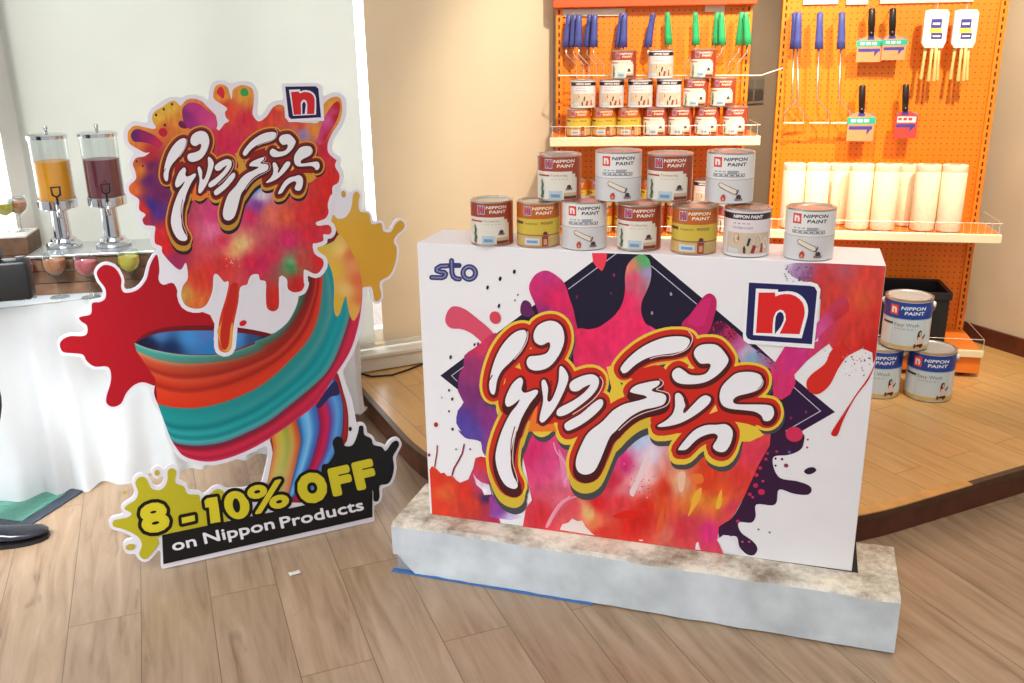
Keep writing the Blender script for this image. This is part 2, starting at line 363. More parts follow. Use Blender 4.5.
# the cut-out standee
S_RED = T('K7',405,55,380,95,365,150,330,190,285,200,270,180,270,145,245,105,205,95,178,120,185,150,210,185,210,220,190,235,160,240,155,280,120,290,110,297,120,310,140,325,140,355,120,365,75,365,45,380,37,400,50,425,90,430,125,435,140,460,170,480,215,480,230,500,230,540,215,590,215,620,240,633,270,620,290,580,320,550,355,540,400,555,430,560)+T('X',213,400,215,330,215,318)+T('K7',560,265,500,230,470,165,430,170,412,150,415,110)
S_MASS = (T('K2',95,470,105,420,150,385,220,395,290,410,310,395,285,350,282,315,300,280,360,240,420,200,460,200,490,230,505,230,540,190,600,180,660,200,700,240,740,280,770,320,765,390,790,420,830,370,865,350,840,320,835,280,850,250,760,190,745,150,760,90,800,70,850,90,870,140,882,180)
 +T('K3',125,165,130,110,170,80,220,75,270,100,285,150,280,230,275,290,320,340,380,300,420,240,470,215,510,240,530,330,700,350,760,340,790,220,850,165,910,165,930,230,915,330,860,420,825,500,830,570,885,620)
 +T('K5',755,310,745,350,772,400,765,450,730,475,728,520)
 +T('K6',400,90,385,140,390,185,370,220,320,240,330,260,390,255,408,285,395,310,360,310,360,345,320,360,300,365,310,420,355,450,360,490,330,530,300,530,260,510,248,520,250,590)
 +T('K8',735,230,720,265,680,275,645,255,640,205,600,195,600,330,590,365,565,375,535,355,530,290,530,220,500,210,490,180,455,185,440,210,430,235,395,250,385,330,360,450,350,560,325,590,295,585,280,560,280,470,290,400,320,300,335,220,310,220,275,180,255,190,250,260,230,320,200,355,150,360,105,340,85,290,95,240,120,200,110,120,85,155,50,140)
 +T('K4',295,640,290,600,250,580,245,530,250,480,230,470,185,465,170,430,190,400,150,370,150,310,120,285,90,260,90,220,130,180,125,130,110,90,130,50,180,40,215,15)
 +T('K2',230,590,170,560,110,520))
S_PLATE = T('K3',492,62,752,58,785,90,795,335,540,345,512,310)
S_TUBE = (T('M1',62,98,120,52,230,27,400,24,540,37)+T('M2',120,492,200,440,240,370,255,310,280,250,345,180,345,110,400,40,420,60,460,110,500,190,520,280,520,350,505,450,470,560)+T('M3',430,120,350,240,265,312,135,402)+T('M1',640,505,560,550,460,590,370,605,280,585,240,545,215,500,205,450,190,400,160,355,145,310,150,250,110,190,80,140))
S_YEL = T('K6',415,200,440,220,480,215,510,180,525,130,528,90,545,65,568,85,560,130,570,180,620,190,635,250,690,245,700,290,745,295,770,250,800,230,822,250,815,280,780,310,760,350,778,390,770,470,740,540,690,570,680,600,690,660,670,690,650,680,635,610,590,610,575,610,500,500,430,380,400,290)
S_LEG = T('M3',140,380,240,280,350,170,430,90,470,190,492,290,490,400,470,440,420,560,360,683,110,683,125,600,150,480)
S_GREEN = T('M4',225,570,205,545,220,500,205,460,160,430,110,410,70,400,70,370,110,360,150,350,165,330,130,310,140,290,185,260,200,220,185,175,200,145,230,140,250,160,270,200,310,210,340,190,355,150,355,110,375,95,400,110,395,170,440,190,460,230,520,235,530,270,600,210,640,210,660,260,640,420,330,445,310,490,280,530,250,565)
S_BLACK = T('M5',400,220,430,210,460,160,450,110,470,80,500,90,510,125,550,120,575,60,580,30,600,30,605,70,640,90,650,120,690,130,710,150,740,110,765,100,775,120,760,150,745,180,750,230,740,280,720,310,680,320,680,370,670,395,650,390,645,340,600,400,440,420,400,300)
S_BAR = T('X',163.3,564,161.9,534.7,372.3,490.8,372.3,516.8)
S_OUT = T('X',57.2,342.7,58.2,340.2,61.1,337.1,65.6,334.6,69.7,333.2,79.8,333.3,83.7,332.2,84.5,329.5,84.1,327.4,82.7,325.8,79.1,323.4,77.2,321.3,76.3,318.8,76.8,316.3,78.9,314.4,86.4,312.4,87.7,311.7,88.3,310.3,88.8,304.8,89.4,302.4,90.7,300.7,94.8,299.3,100.5,298.5,102.4,296.9,103.0,294.5,102.5,290.0,100.7,286.8,96.3,281.2,93.8,274.2,94.6,270.1,97.6,265.6,101.5,263.0,105.5,262.0,108.8,262.2,115.3,264.7,120.2,269.8,123.4,276.1,124.5,281.0,124.1,285.9,124.7,288.3,126.6,289.8,131.2,289.2,135.2,287.7,138.9,284.9,142.7,279.7,144.3,276.3,146.2,268.2,148.5,261.5,151.8,255.3,156.5,250.7,156.2,249.3,152.6,246.9,150.9,244.6,150.0,240.0,149.9,231.1,148.7,230.3,142.8,228.7,140.6,226.9,139.1,224.4,138.1,220.4,138.5,215.8,135.7,212.3,134.8,209.7,134.4,201.6,127.1,195.9,125.8,194.2,124.8,191.2,124.5,188.0,125.4,183.9,126.6,182.1,131.5,177.2,131.3,173.7,129.6,169.4,128.5,164.0,129.5,159.5,130.7,157.2,133.3,154.3,133.7,153.0,132.9,151.6,129.1,148.9,125.2,144.8,123.3,139.2,123.0,135.0,124.1,130.1,125.3,127.8,128.6,124.1,132.0,122.0,135.6,121.1,144.8,122.7,146.9,122.4,147.7,121.3,147.5,118.0,148.6,113.1,151.1,109.1,155.3,105.8,166.4,98.4,169.1,97.1,172.5,96.5,175.7,96.8,180.4,98.6,185.6,95.6,192.9,94.1,201.4,96.1,203.8,97.2,206.2,99.3,207.9,99.3,208.7,97.9,208.6,95.1,209.3,90.3,210.8,85.3,214.2,81.7,219.0,80.0,221.2,79.9,225.9,81.1,231.5,84.2,236.1,82.1,240.8,80.8,245.2,80.8,249.9,82.1,253.9,84.6,256.7,87.8,258.2,92.8,258.5,99.5,257.0,112.0,257.7,114.8,259.6,116.1,260.8,115.8,263.4,113.4,268.6,105.6,272.3,102.3,277.3,100.3,281.6,100.1,282.9,99.4,283.4,97.1,282.5,85.5,283.3,83.8,299.0,83.0,316.9,83.1,318.3,83.7,321.9,87.1,322.5,89.0,322.7,94.3,323.6,95.8,325.1,95.9,329.5,93.5,331.8,92.8,335.6,92.1,337.7,92.3,340.1,92.9,341.9,94.1,344.7,97.3,345.7,100.3,346.5,105.0,346.5,111.0,345.7,116.2,344.3,121.3,342.7,125.2,337.4,132.9,333.8,139.8,332.7,142.7,332.0,146.0,332.2,149.8,332.7,151.3,335.8,154.2,339.9,156.6,341.0,158.5,341.0,161.0,339.8,165.4,343.0,171.5,343.7,173.8,344.0,177.5,342.9,182.9,340.2,186.7,340.2,188.4,341.2,189.1,345.6,189.4,350.1,193.1,351.2,192.7,353.2,190.2,355.2,189.2,357.9,189.6,360.4,191.1,361.6,192.9,362.2,195.2,361.0,202.5,361.0,206.0,361.6,208.4,362.9,209.6,368.4,210.6,370.6,211.9,371.8,214.2,373.0,219.5,374.1,220.9,376.2,221.2,379.9,220.6,382.1,220.9,383.2,221.8,383.9,223.1,385.1,227.9,386.1,229.4,388.3,229.8,390.0,229.0,394.1,221.6,396.8,219.3,399.7,218.2,402.4,218.6,404.9,220.1,406.4,222.6,406.9,225.1,406.3,228.3,405.3,230.3,399.1,236.1,396.5,240.0,396.5,242.0,398.3,245.7,399.3,250.2,398.2,261.2,396.4,267.4,393.2,274.7,390.4,277.9,388.7,279.2,384.2,281.2,382.4,283.4,382.0,285.5,383.6,296.3,382.2,300.2,380.4,302.4,378.6,303.6,376.2,303.8,374.3,303.2,372.7,301.8,372.1,300.4,369.9,290.1,368.8,289.3,367.7,289.3,366.3,290.7,366.0,300.5,364.1,316.1,362.2,325.7,358.8,338.3,353.4,352.9,342.7,371.6,347.1,386.9,351.2,396.3,352.2,399.3,356.2,421.8,357.6,423.1,361.4,422.6,363.1,422.9,364.6,423.9,366.2,426.8,367.1,432.4,368.3,433.7,373.1,436.4,376.0,442.0,376.9,442.6,381.3,443.7,385.4,445.6,386.4,444.9,389.6,440.6,391.3,439.3,393.6,438.1,396.4,437.6,398.1,437.9,399.6,438.9,401.8,443.2,401.4,446.4,396.2,456.7,396.0,460.0,396.8,467.8,395.7,474.2,394.4,478.4,392.7,482.2,390.4,484.9,387.9,486.4,383.7,487.7,382.3,489.3,382.5,495.0,381.4,499.9,379.4,502.9,375.1,505.1,374.2,506.7,374.0,512.5,374.5,520.0,373.6,522.6,368.2,524.2,170.7,567.2,163.7,568.7,162.2,568.6,161.1,566.9,161.0,554.0,160.0,551.0,158.9,550.4,157.5,551.0,152.4,557.4,148.8,560.8,144.8,562.2,141.5,561.5,138.1,558.9,134.9,553.7,129.5,554.0,127.4,553.6,125.6,552.4,123.4,549.6,123.0,546.0,123.4,543.9,124.3,542.3,127.0,540.0,131.9,538.8,132.6,537.9,132.2,536.8,122.4,532.1,113.6,529.9,111.1,528.4,109.6,525.9,109.1,523.4,109.2,521.7,111.1,518.1,113.6,516.6,120.7,515.2,123.2,514.2,123.5,512.8,121.2,508.8,121.8,505.8,124.1,503.1,131.7,498.2,133.3,496.3,134.5,492.5,133.9,489.6,132.0,484.5,131.9,482.7,133.0,479.0,134.6,476.6,136.7,474.7,138.7,473.7,142.0,473.0,144.9,473.6,147.4,475.1,149.8,477.7,152.8,484.2,153.9,485.6,157.0,486.5,159.6,486.1,161.4,484.9,162.9,482.4,163.8,479.8,163.7,477.8,162.4,476.4,157.4,478.4,155.7,478.3,153.7,477.3,152.2,475.8,151.2,473.8,151.2,471.2,151.8,469.8,153.7,467.7,156.6,466.6,159.1,466.9,162.2,469.3,163.7,469.5,168.2,465.7,170.7,464.7,172.3,464.7,176.3,466.2,179.1,469.4,179.5,473.0,178.7,479.3,179.1,480.4,186.1,483.9,187.5,486.0,188.7,489.3,190.3,490.7,198.8,491.2,200.8,492.2,202.7,493.8,203.9,494.1,204.8,493.8,212.3,487.3,217.7,485.3,221.4,486.1,225.5,488.5,228.0,489.0,245.8,487.8,259.9,483.4,262.2,481.7,265.7,468.2,267.6,458.6,267.9,455.1,266.9,448.1,265.9,446.6,263.9,446.4,252.5,452.5,238.9,458.4,225.4,462.9,215.6,465.1,212.0,465.5,200.4,465.1,189.1,462.4,183.3,460.2,180.2,458.3,177.1,455.4,171.8,448.2,168.0,441.5,165.7,434.8,162.3,418.7,160.7,414.8,155.4,407.1,152.1,400.4,150.3,394.7,150.1,388.9,149.5,387.5,146.8,386.2,143.5,385.5,139.7,385.7,136.8,386.8,133.1,389.6,129.3,393.8,124.6,403.6,121.7,406.7,118.6,408.6,114.7,409.7,112.3,409.7,108.5,408.5,106.1,406.9,104.2,404.8,103.0,400.5,103.7,395.2,107.7,382.2,108.0,374.5,106.9,370.6,105.7,369.8,104.0,369.5,94.2,369.3,90.3,367.7,87.1,365.4,84.6,362.9,81.9,358.1,80.4,357.1,65.7,355.8,61.4,354.1,59.2,352.3,58.1,349.9,57.0,345.5)
# ------------------------------------------------------------------ printed artwork
NAVY = (30, 24, 48); WHITE = (238, 234, 238); YEL = (232, 196, 62); MAROON = (96, 26, 30)
def lettering(pr, mp, place, k, res, dark=1.0, YEL=YEL, GREY=(70, 72, 78), MW=2.9):
    L = [[place(x, y) for x, y in spline(p, 3)] for p in LETTERS]; mq = lambda x, y: mp(*place(x, y))
    drips = [L[2], L[8]]; low = [L[2], L[3], L[5], L[8], L[9], L[11]]
    D = lambda ps, d, c, dx=0, dy=0: pr.swell(mp, ps, d*k, c, dx*k, dy*k, res)
    D(L, 9.5, GREY, 1.5, 3.5); D(low, 8.5, GREY, 1, 11); D(drips, 7.5, GREY, 1.5, 18)
    D(L, 9.8, YEL); D(L[:2]+L[6:7]+L[4:5], 7.5, (YEL[0], YEL[1]*.87, YEL[2]), .6, 1.6); D(low, 8.5, YEL, -.5, 6); D(drips, 7, tuple(v*.92 for v in YEL), 0, 12)
    pr.poly([mq(*q) for q in T('E', 290,290,350,275,372,380,415,470,340,535,285,520,320,420)], YEL)
    pr.poly([mq(*q) for q in T('F', 480,560,600,600,645,650,560,690,470,690)], YEL)
    D(L, 7, (200*dark, 44*dark, 32*dark)); D(low, 6, (196*dark, 48*dark, 36*dark), 0, 3)
    for q in (T('D',520,300,620,310,720,330,800,320,900,420,860,560,760,650,640,620,560,640,500,470), T('E',420,350,540,290,640,290,760,420,900,440,820,640,660,690,560,620,640,440),
              T('F',60,330,380,330,400,480,620,540,620,590,420,560,300,560,120,640,20,560)):
        pr.poly([mq(*v) for v in spline(q)], (205*dark, 40*dark, 30*dark))
    pr.poly([mq(*v) for v in T('D',700,520,660,600,640,690,760,690,820,690,800,640,740,650,690,640)], (235, 120, 45))
    for q in (T('F',190,205,172,232,208,242), T('F',345,460,305,520,358,500)): pr.poly([mq(*v) for v in q], (240, 190, 90))
    D(L, MW, MAROON, .6, .8); D(drips, 3.5, (74, 24, 26), .5, 5); D([L[6], L[7], L[10], L[11]], 3.1, (84, 26, 26), .8, 1.8)
    for p in L: pr.poly([mp(*v) for v in p], WHITE)
    kk = abs(mp(place(600, 400)[0]+k, place(600, 400)[1])[0]-mp(*place(600, 400))[0])
    for q in (T('E',800,70,822,100,815,145,780,185,700,215,620,222,540,245), T('E',620,365,642,385,630,410,600,430,670,450,682,490,660,530,590,555,520,575,450,610,390,660,360,690), T('G',600,60,582,150,578,260,600,340,612,400),
              T('E',250,350,268,380,255,430,210,490,140,545,60,595), T('D',640,70,636,120,600,190,540,260), T('F',625,290,640,320,620,360,560,388)):
        pr.stroke([mq(*v) for v in spline(q, 3, False)], .9*kk, (232, 200, 196))
    for q in (T('G',590,40,570,120,566,200,572,260), T('D',420,340,395,390,398,450), T('F',150,430,162,470,150,510), T('D',770,420,790,400,778,370)):
        pr.stroke([mq(*v) for v in spline(q, 3, False)], 1.1*kk, (120, 30, 36))
def n_logo(pr, mp):
    pr.poly([mp(*v) for v in T('C',285,200,590,203,622,214,637,240,605,528,285,505,262,488,258,466,270,300)], (240, 238, 242))
    pr.poly([mp(*v) for v in T('C',288,206,585,222,608,228,620,250,595,507,300,487,280,478,273,460)], (36, 34, 88))
    pr.poly([mp(*v) for v in T('C',322,235,430,240,430,252,475,248,500,250,525,258,546,273,563,292,573,315,577,340,574,370,566,400,545,478,418,470,412,469,308,462)], (244, 240, 242))
    pr.poly([mp(*v) for v in T('C',335,255,415,255,417,274,437,266,460,262,490,263,515,272,535,287,550,305,558,328,560,350,557,375,550,400,535,458,322,452)], (222, 38, 38))
    pr.poly([mp(*v) for v in T('C',402,464,404,410,409,375,420,350,440,338,456,344,466,360,468,388,452,425,432,466)], (244, 240, 242))
    pr.poly([mp(*v) for v in T('C',414,458,415,400,419,372,428,355,440,348,452,355,459,372,457,390,444,420)], (36, 34, 88))
def small_n(pr, x, y, s, ysign=1, frame=(240, 238, 242), ground=(44, 40, 92), ink=(214, 44, 44)):
    q = lambda p: [(x+a*s, y+b*s*ysign) for a, b in p]
    pr.poly(q([(-.58, -.58), (.58, -.58), (.58, .58), (-.58, .58)]), frame)
    pr.poly(q([(-.5, -.5), (.5, -.5), (.5, .5), (-.5, .5)]), ground)
    pr.poly(q([(-.36, -.36), (-.08, -.36), (-.08, .02), (0, .14), (.08, .02), (.08, -.36), (.36, -.36), (.36, .1), (.24, .32), (.05, .36), (-.06, .28), (-.1, .36), (-.36, .36)]), ink)
def box_art(pr, mp):
    P = lambda tag_, *xy: [mp(*v) for v in T(tag_, *xy)]
    S = lambda q: [mp(*v) for v in spline(q)]
    G = 4
    # soft colours are mixed in the traced frame, then laid on the board
    inv = {}
    def soft(pts, anchors, warp=5, grid=3.5, p=3):
        f = blend(anchors, p, warp, .035); old = pr.fn
        pr.fn = lambda x, y, d: old(*mp(x, y), d); pr.poly(pts, f, grid); pr.fn = old
    pr.poly([mp(*v) for v in [(440.3,375.6),(564.5,282.4),(604,253.2),(650,254),(702,298),(740,330),(776,363),(794,378),(835,412),(802,431),(760,455),(700,500),(640,540),(560,470),(459.6,391)]], NAVY)
    pr.poly([mp(*v) for v in [(776,363),(794,378),(835,412),(802,431),(760,455),(740,420)]], (48, 22, 60))
    for q in ([(568.5,289),(616,253.8)], [(651.5,266),(696.6,304)], [(793.7,387),(820.5,411),(780.5,434)], [(463.7,366.7),(451.6,375.6),(457,381)]):
        pr.stroke([mp(*v) for v in q], .0022, (196, 188, 206))
    for x, y, c in ((614,275,(150,40,90)),(577,297,(110,40,70)),(611,293.5,(90,40,80)),(671,294,(170,150,170)),(652,313,(160,150,180)),(791,418,(120,40,90)),(806,412,(120,50,100))):
        pr.disc(*mp(x, y), .003, .005, c, .2)
    pr.poly(P('B',260,143,355,143,350,190,335,235,322,255,290,230,268,200), (238, 62, 84))
    # dark splash, lower right
    pr.poly(S(T('I',230,185,345,180,354,215,340,240,300,256,252,262,252,300,275,335,330,345,372,360,381,378,365,392,320,388,270,374,262,415,245,428,192,425,190,465,175,487,132,486,140,520,180,550,196,575,185,597,160,595,135,570,125,535,95,535,70,545,65,500,110,470,150,400,190,290)), (56, 24, 58))
    pr.poly(S(T('I',355,312,368,300,388,298,397,308,386,318,368,322)), (52, 24, 54)); 
    for x, y, r, c in ((322,185,30,(212,48,88)),(210,382,12,(200,40,90)),(190,360,9,(190,40,90)),(192,324,8,(205,45,90)),(205,300,7,(200,40,80)),(294,292,8,(140,50,100)),(280,270,5,(120,40,90)),(258,268,4,(60,30,60)),(258,292,4,(60,30,60)),(305,246,6,(90,90,170)),(215,345,5,(200,60,100)),(170,390,7,(190,40,90)),(225,270,6,(190,40,80)),(200,510,4,(120,110,120)),(238,520,4,(120,110,130)),(368,203,4,(180,60,90)),(366,230,4,(200,60,80)),(145,552,4,(200,90,110)),(168,552,4,(200,90,110)),(130,482,7,(190,50,110)),(180,400,5,(200,50,100)),(230,250,6,(170,40,90)),(262,244,5,(190,50,100))):
        q = T('I', x, y)[0]; e = mp(*q); e2 = mp(q[0]+r/3.415, q[1]); rr = abs(e2[0]-e[0]); pr.disc(*e, rr, rr, c)
    # right-hand red cloud
    Jm = T('J',520,125,560,118,700,119,884,127,850,460,838,480,835,440,800,425,750,450,722,470,700,440,680,408,650,430,600,470,555,520,560,550,540,590,510,610,480,600,470,500,520,420,640,400,650,250,600,190,545,165)
    soft(Jm, [(785,266,(226,214,228)),(790,272,(170,140,185)),(800,270,(170,130,170)),(806,277,(130,76,120)),(816,284,(196,56,60)),(824,276,(206,60,60)),(832,292,(214,62,52)),(842,267,(180,84,100)),(838,262,(205,72,76)),(868,275,(222,66,56)),(879,315,(214,50,40)),(851,336,(218,58,46)),(862,300,(224,84,52)),(838,310,(206,56,50)),(852,322,(212,54,46)),(826,306,(210,58,56)),(828,326,(200,60,96)),(815,340,(206,56,110)),(796,355,(208,48,128)),(784,386,(216,44,110)),(776,398,(224,50,90)),(845,355,(214,44,34)),(871,350,(206,32,28)),(880,265,(214,70,66))], 3)
    pr.poly(S(T('J',690,430,665,480,615,520,598,550,608,580,640,590,680,560,712,500,745,445,730,420)), (216, 44, 34))
    pr.poly(S(T('J',852,462,820,530,770,600,716,690)+T('I',520,68,480,128,452,172,448,186,460,192,472,184,490,135,530,60,578,-5)), (204, 34, 30))
    for i in range(70):
        x = random.uniform(824, 872); y = random.uniform(344, 376); r = random.uniform(.2, .9)
        if 844 < x or y < 360: e = mp(x, y); pr.disc(*e, r*.0026, r*.0026, random.choice([(170,40,40),(120,60,80),(200,120,120)]), 0, 7, True)
    pr.layer()
    for i in range(40):
        e = mp(random.uniform(784, 812), random.uniform(264, 282)); r = random.uniform(.3, 1.2); pr.disc(*e, r*.0026, r*.0026, random.choice([(150,120,170),(110,80,130),(200,180,210)]), 0, 7, True)
    pr.layer()
    soft(spline(T('J',735,235,752,290,690,335,610,420,545,500,510,600,490,590,505,500,560,430,640,330,700,255), 3), [(842,300,(196,60,84)),(846,312,(206,52,56)),(828,322,(206,72,130)),(822,330,(214,84,150)),(810,345,(210,66,140)),(795,360,(206,48,124)),(782,385,(214,50,110)),(838,318,(186,44,60))], 0, 3)
    # splatter between horn and plate
    soft(T('C',100,400,170,400,250,470,300,520,360,560,420,600,430,640,330,610,250,600,210,520,130,470,90,450), [(718,325,(90,20,60)),(730,335,(170,40,90)),(745,350,(190,180,200)),(752,356,(120,160,190)),(765,360,(150,120,160)),(775,368,(190,70,120)),(738,345,(200,90,150))], 2, 3)
    for i in range(60):
        x = random.uniform(712, 735); y = 322+(x-712)*.6+random.uniform(-6, 8); pr.disc(*mp(x, y), random.uniform(.0008, .004), random.uniform(.0008, .0025), random.choice([(215,40,110),(60,16,40),(190,30,80),(40,16,40)]), random.random()*3, 8, True)
    pr.layer()
    for i in range(40):
        t = random.random(); pr.disc(*mp(752+t*24+random.uniform(-2, 2), 346+t*20+random.uniform(-2, 3)), random.uniform(.0008, .003), random.uniform(.0008, .002), random.choice([(40,30,66),(30,26,50),(190,60,120)]), random.random()*3, 8, True)
    pr.layer()
    # purple cloud, left, and red pool below it
    pr.poly(S(T('A',220,545,240,495,275,472,340,490,420,550,510,630,540,700,480,730,440,690,380,640,320,615,260,610,228,585)), (216, 78, 104))
    pr.poly(S(T('A',685,505,690,460,712,435,745,450,762,490,775,520,740,540,700,530)), (98, 34, 88))
    soft(spline(T('D',430,80,350,140,305,175,245,220,240,290,215,330,205,440,240,510,205,560,195,640,228,690)+T('G',235,60,280,110,330,120,378,135,385,180,400,215,440,230,520,150)+T('D',600,560,560,150),2), [(478,345,(204,52,88)),(470,372,(152,50,106)),(485,395,(132,48,112)),(462,420,(84,62,152)),(470,432,(86,66,156)),(490,420,(140,48,122)),(495,440,(154,60,142)),(475,440,(92,70,152)),(468,392,(126,46,108))], 5)
    soft(T('G',60,306,75,285,100,300,130,330,150,325,170,347,200,345,225,372,250,388,300,368,330,300,345,235,380,225,405,230,425,260,440,420,465,520,500,640,430,635,76,590), [(436,480,(226,56,34)),(445,495,(226,96,48)),(440,505,(220,58,36)),(465,490,(214,50,34)),(475,505,(216,60,40)),(480,480,(190,70,120)),(476,470,(200,60,90)),(492,505,(210,44,52)),(500,515,(180,40,90)),(484,458,(214,50,44)),(487,500,(60,40,96))], 4)
    soft(T('G',430,480,470,455,530,560,640,600,560,620,430,600), [(492,503,(150,60,140)),(500,510,(130,60,150)),(510,516,(200,180,220)),(520,520,(232,226,236))], 2)
    soft(T('G',330,330,350,360,380,385,430,400,445,460,400,465,385,430,350,400), [(480,482,(226,200,214)),(486,490,(232,226,236))], 2)
    pr.stroke([mp(*v) for v in T('G',108,158,106,200,98,250,93,290)], .004, (150, 30, 50)); pr.stroke([mp(*v) for v in T('G',275,150,262,210,235,260,212,300,200,340)], .005, (140, 40, 70))
    for x, y, rx, ry in ((648,258,10,15),(560,302,10,16),(482,356,9,15),(553,470,8,16),(670,402,5,7),(652,436,5,7)):
        pr.disc(*mp(*T('A', x, y)[0]), rx*.00042, ry*.00042, (30, 26, 34), -.3)
    for x, y, r, c in ((160,230,11,(60,56,66)),(150,435,8,(60,56,66)),(170,490,9,(60,56,66)),(150,565,7,(70,60,70)),(105,480,5,(110,100,110)),(330,148,9,(120,50,90)),(308,152,8,(90,40,70))):
        pr.disc(*mp(*T('D', x, y)[0]), r*.00038, r*.0006, c, -.3)
    for x, y, r, c in ((100,28,16,(176,30,50)),(203,56,10,(70,50,80)),(57,216,11,(150,30,50)),(225,180,6,(80,60,110)),(312,180,7,(110,70,130))):
        pr.disc(*mp(*T('G', x, y)[0]), r*.0004, r*.0005, c, -.3)
    pr.disc(*mp(*T('A', 530, 543)[0]), .0168, .0185, (214, 70, 84))
    # pink sheets above the letters
    soft(spline(T('A',740,370,760,300,800,262,855,252,920,290,965,340,990,420)+T('B',140,470,160,560,170,660,60,690,-60,600,-75,500)), [(532,285,(206,44,110)),(545,275,(196,50,120)),(552,300,(214,36,92)),(545,312,(150,40,120)),(565,300,(222,40,96)),(570,320,(200,40,90))], 3)
    soft(spline(T('B',175,612,240,615,300,602,345,575,400,530,445,465,466,380,466,290,480,220,520,172,570,150,610,175,628,230,625,310,600,380,572,440,567,510,595,580,640,605,720,690,560,900,300,960,160,880,150,680)), [(625,300,(236,44,98)),(640,260,(110,160,100)),(647,256,(62,186,92)),(646,262,(80,170,110)),(632,266,(226,124,104)),(648,272,(170,150,196)),(634,278,(214,80,110)),(590,340,(226,40,90)),(640,325,(240,40,98)),(655,335,(220,60,130)),(610,335,(232,40,96)),(615,310,(238,46,96))], 3)
    pr.poly(S(T('C',-40,420,0,362,40,310,72,270,100,260,124,280,130,310,122,360,95,440,60,470)), (192, 34, 96))
    pr.poly(S(T('C',-10,400,30,330,70,290,100,285,90,340,60,420)), (206, 40, 108))
    # the flood of colour below the letters
    M1 = [(522.3,530),(526,508),(532,500),(526,470),(519,440),(532,420),(600,400),(700,410),(771,430)] + T('I',238,222,200,290,150,400,110,470,65,500,60,545,85,605) + T('H',600,650,400,615,230,595,0,560)
    soft(M1, [(532,452,(214,42,104)),(549,468,(218,66,124)),(565,476,(226,120,160)),(556,455,(220,70,130)),(541,517,(212,44,56)),(560,500,(222,96,120)),(573,510,(214,70,84)),(580,440,(200,60,110)),(627.6,461,(220,44,120)),(615,480,(214,40,70)),(640,440.5,(186,204,238)),(650,455,(226,206,222)),(646,473,(236,196,196)),(627.6,487.6,(236,124,136)),(636,484,(240,180,180)),(601,502,(214,30,42)),(590.7,514,(228,190,120)),(596,520,(226,120,70)),(621.5,502,(230,58,66)),(631.7,526.6,(214,32,26)),(662.5,487.6,(222,56,30)),(679,483.5,(238,176,136)),(695,500,(238,160,56)),(690,506,(230,110,40)),(703.4,481.5,(226,62,32)),(679,526.6,(214,50,66)),(709.6,528.6,(216,44,124)),(718,502,(238,146,44)),(752.7,455,(226,60,84)),(740,480,(224,58,50)),(717.6,490,(230,80,40)),(729,506,(218,60,84)),(708.8,468,(226,62,32)),(666.6,530.7,(222,110,90)),(648,508,(216,38,28)),(640,520,(216,34,24)),(660,505,(226,80,40)),(690,520,(216,60,80)),(605,530,(216,50,40))], 6, 3)
    for i in range(60):
        e = mp(random.gauss(640, 7), random.gauss(482, 8)); r = random.uniform(.2, .9)*.0026; pr.disc(*e, r, r, random.choice([(222,60,40),(236,200,196),(200,40,60),(240,190,120)]), 0, 7, True)
    pr.layer()
    pr.poly([mp(*v) for v in T('H',0,534,12,508,40,500,60,480,85,492,110,490,125,520,150,545,170,562)], (232, 214, 210))
    pr.poly([mp(*v) for v in T('H',660,630,664,600,676,592,682,625,690,632)], (236, 226, 230)); pr.disc(*mp(641, 540), .006, .0022, (236, 220, 220), .1)
    pr.poly([mp(*v) for v in T('I',58,545,80,528,100,530,122,550,138,590,118,592,86,586)], (236, 232, 238))
    for q, c in ((T('H',625,470,640,415,658,355,690,330,685,380,655,430), (240,176,60)), (T('H',575,262,612,256,604,335,582,345), (240,190,160)), (T('H',760,430,772,370,790,340,785,420), (240,180,60)), (T('H',340,350,370,290,400,210,430,150,425,230,385,310,360,370), (238,206,208)), (T('H',640,270,690,262,700,300,660,310), (236,120,50)), (T('G',985,470,900,510,840,590,800,660,780,655,830,560,890,490), (232,140,160)), (T('G',860,180,905,260,930,350,900,420,880,330), (230,130,170)), (T('H',255,470,330,440,400,460,330,480), (222,34,26)), (T('H',470,560,480,480,510,420,500,520), (232,90,50))):
        pr.poly([mp(*v) for v in spline(q)], c)
    for q in (T('G',930,470,860,530,820,590,790,660), T('G',830,140,850,200,900,260,920,330,890,400)): pr.stroke([mp(*v) for v in spline(q, 4, False)], .004, (232, 160, 180))
def sto_logo(pr, mp):
    lg = [T('A',232,222,190,224,166,240,166,252,186,260,212,262,222,272,216,288,200,296,135,294), T('A',258,190,260,262,268,288,285,302,306,304), T('A',248,220,305,220)]
    pr.swell(mp, [], 0, (58, 58, 112), 0, 0, 6, [(q, 2.6) for q in lg]+[([T('A', 368+39*math.cos(k*PI/14), 267+39*math.sin(k*PI/14))[0] for k in range(28)], 2.6, True)])
    ring = [(368+39*math.cos(k*PI/14), 267+39*math.sin(k*PI/14)) for k in range(28)]
    for q in lg[:2]: pr.stroke([mp(*v) for v in q], .0034, (176, 180, 210)); pr.stroke([mp(*v) for v in q], .0016, (70, 80, 140))
    pr.stroke([mp(*T('A', *v)[0]) for v in ring], .0034, (176, 180, 210), True); pr.stroke([mp(*T('A', *v)[0]) for v in ring], .0016, (70, 80, 140), True)
HM = [[75.3166, -1.89227, 241.20624], [5.06566, 52.2076, 169.6853], [.08455, -.03302, 1]]
def to_standee(x, y):
    a, b = (x-615.0583)/100, (y-395.8917)/100; q = [r[0]*a+r[1]*b+r[2] for r in HM]; return q[0]/q[2], q[1]/q[2]
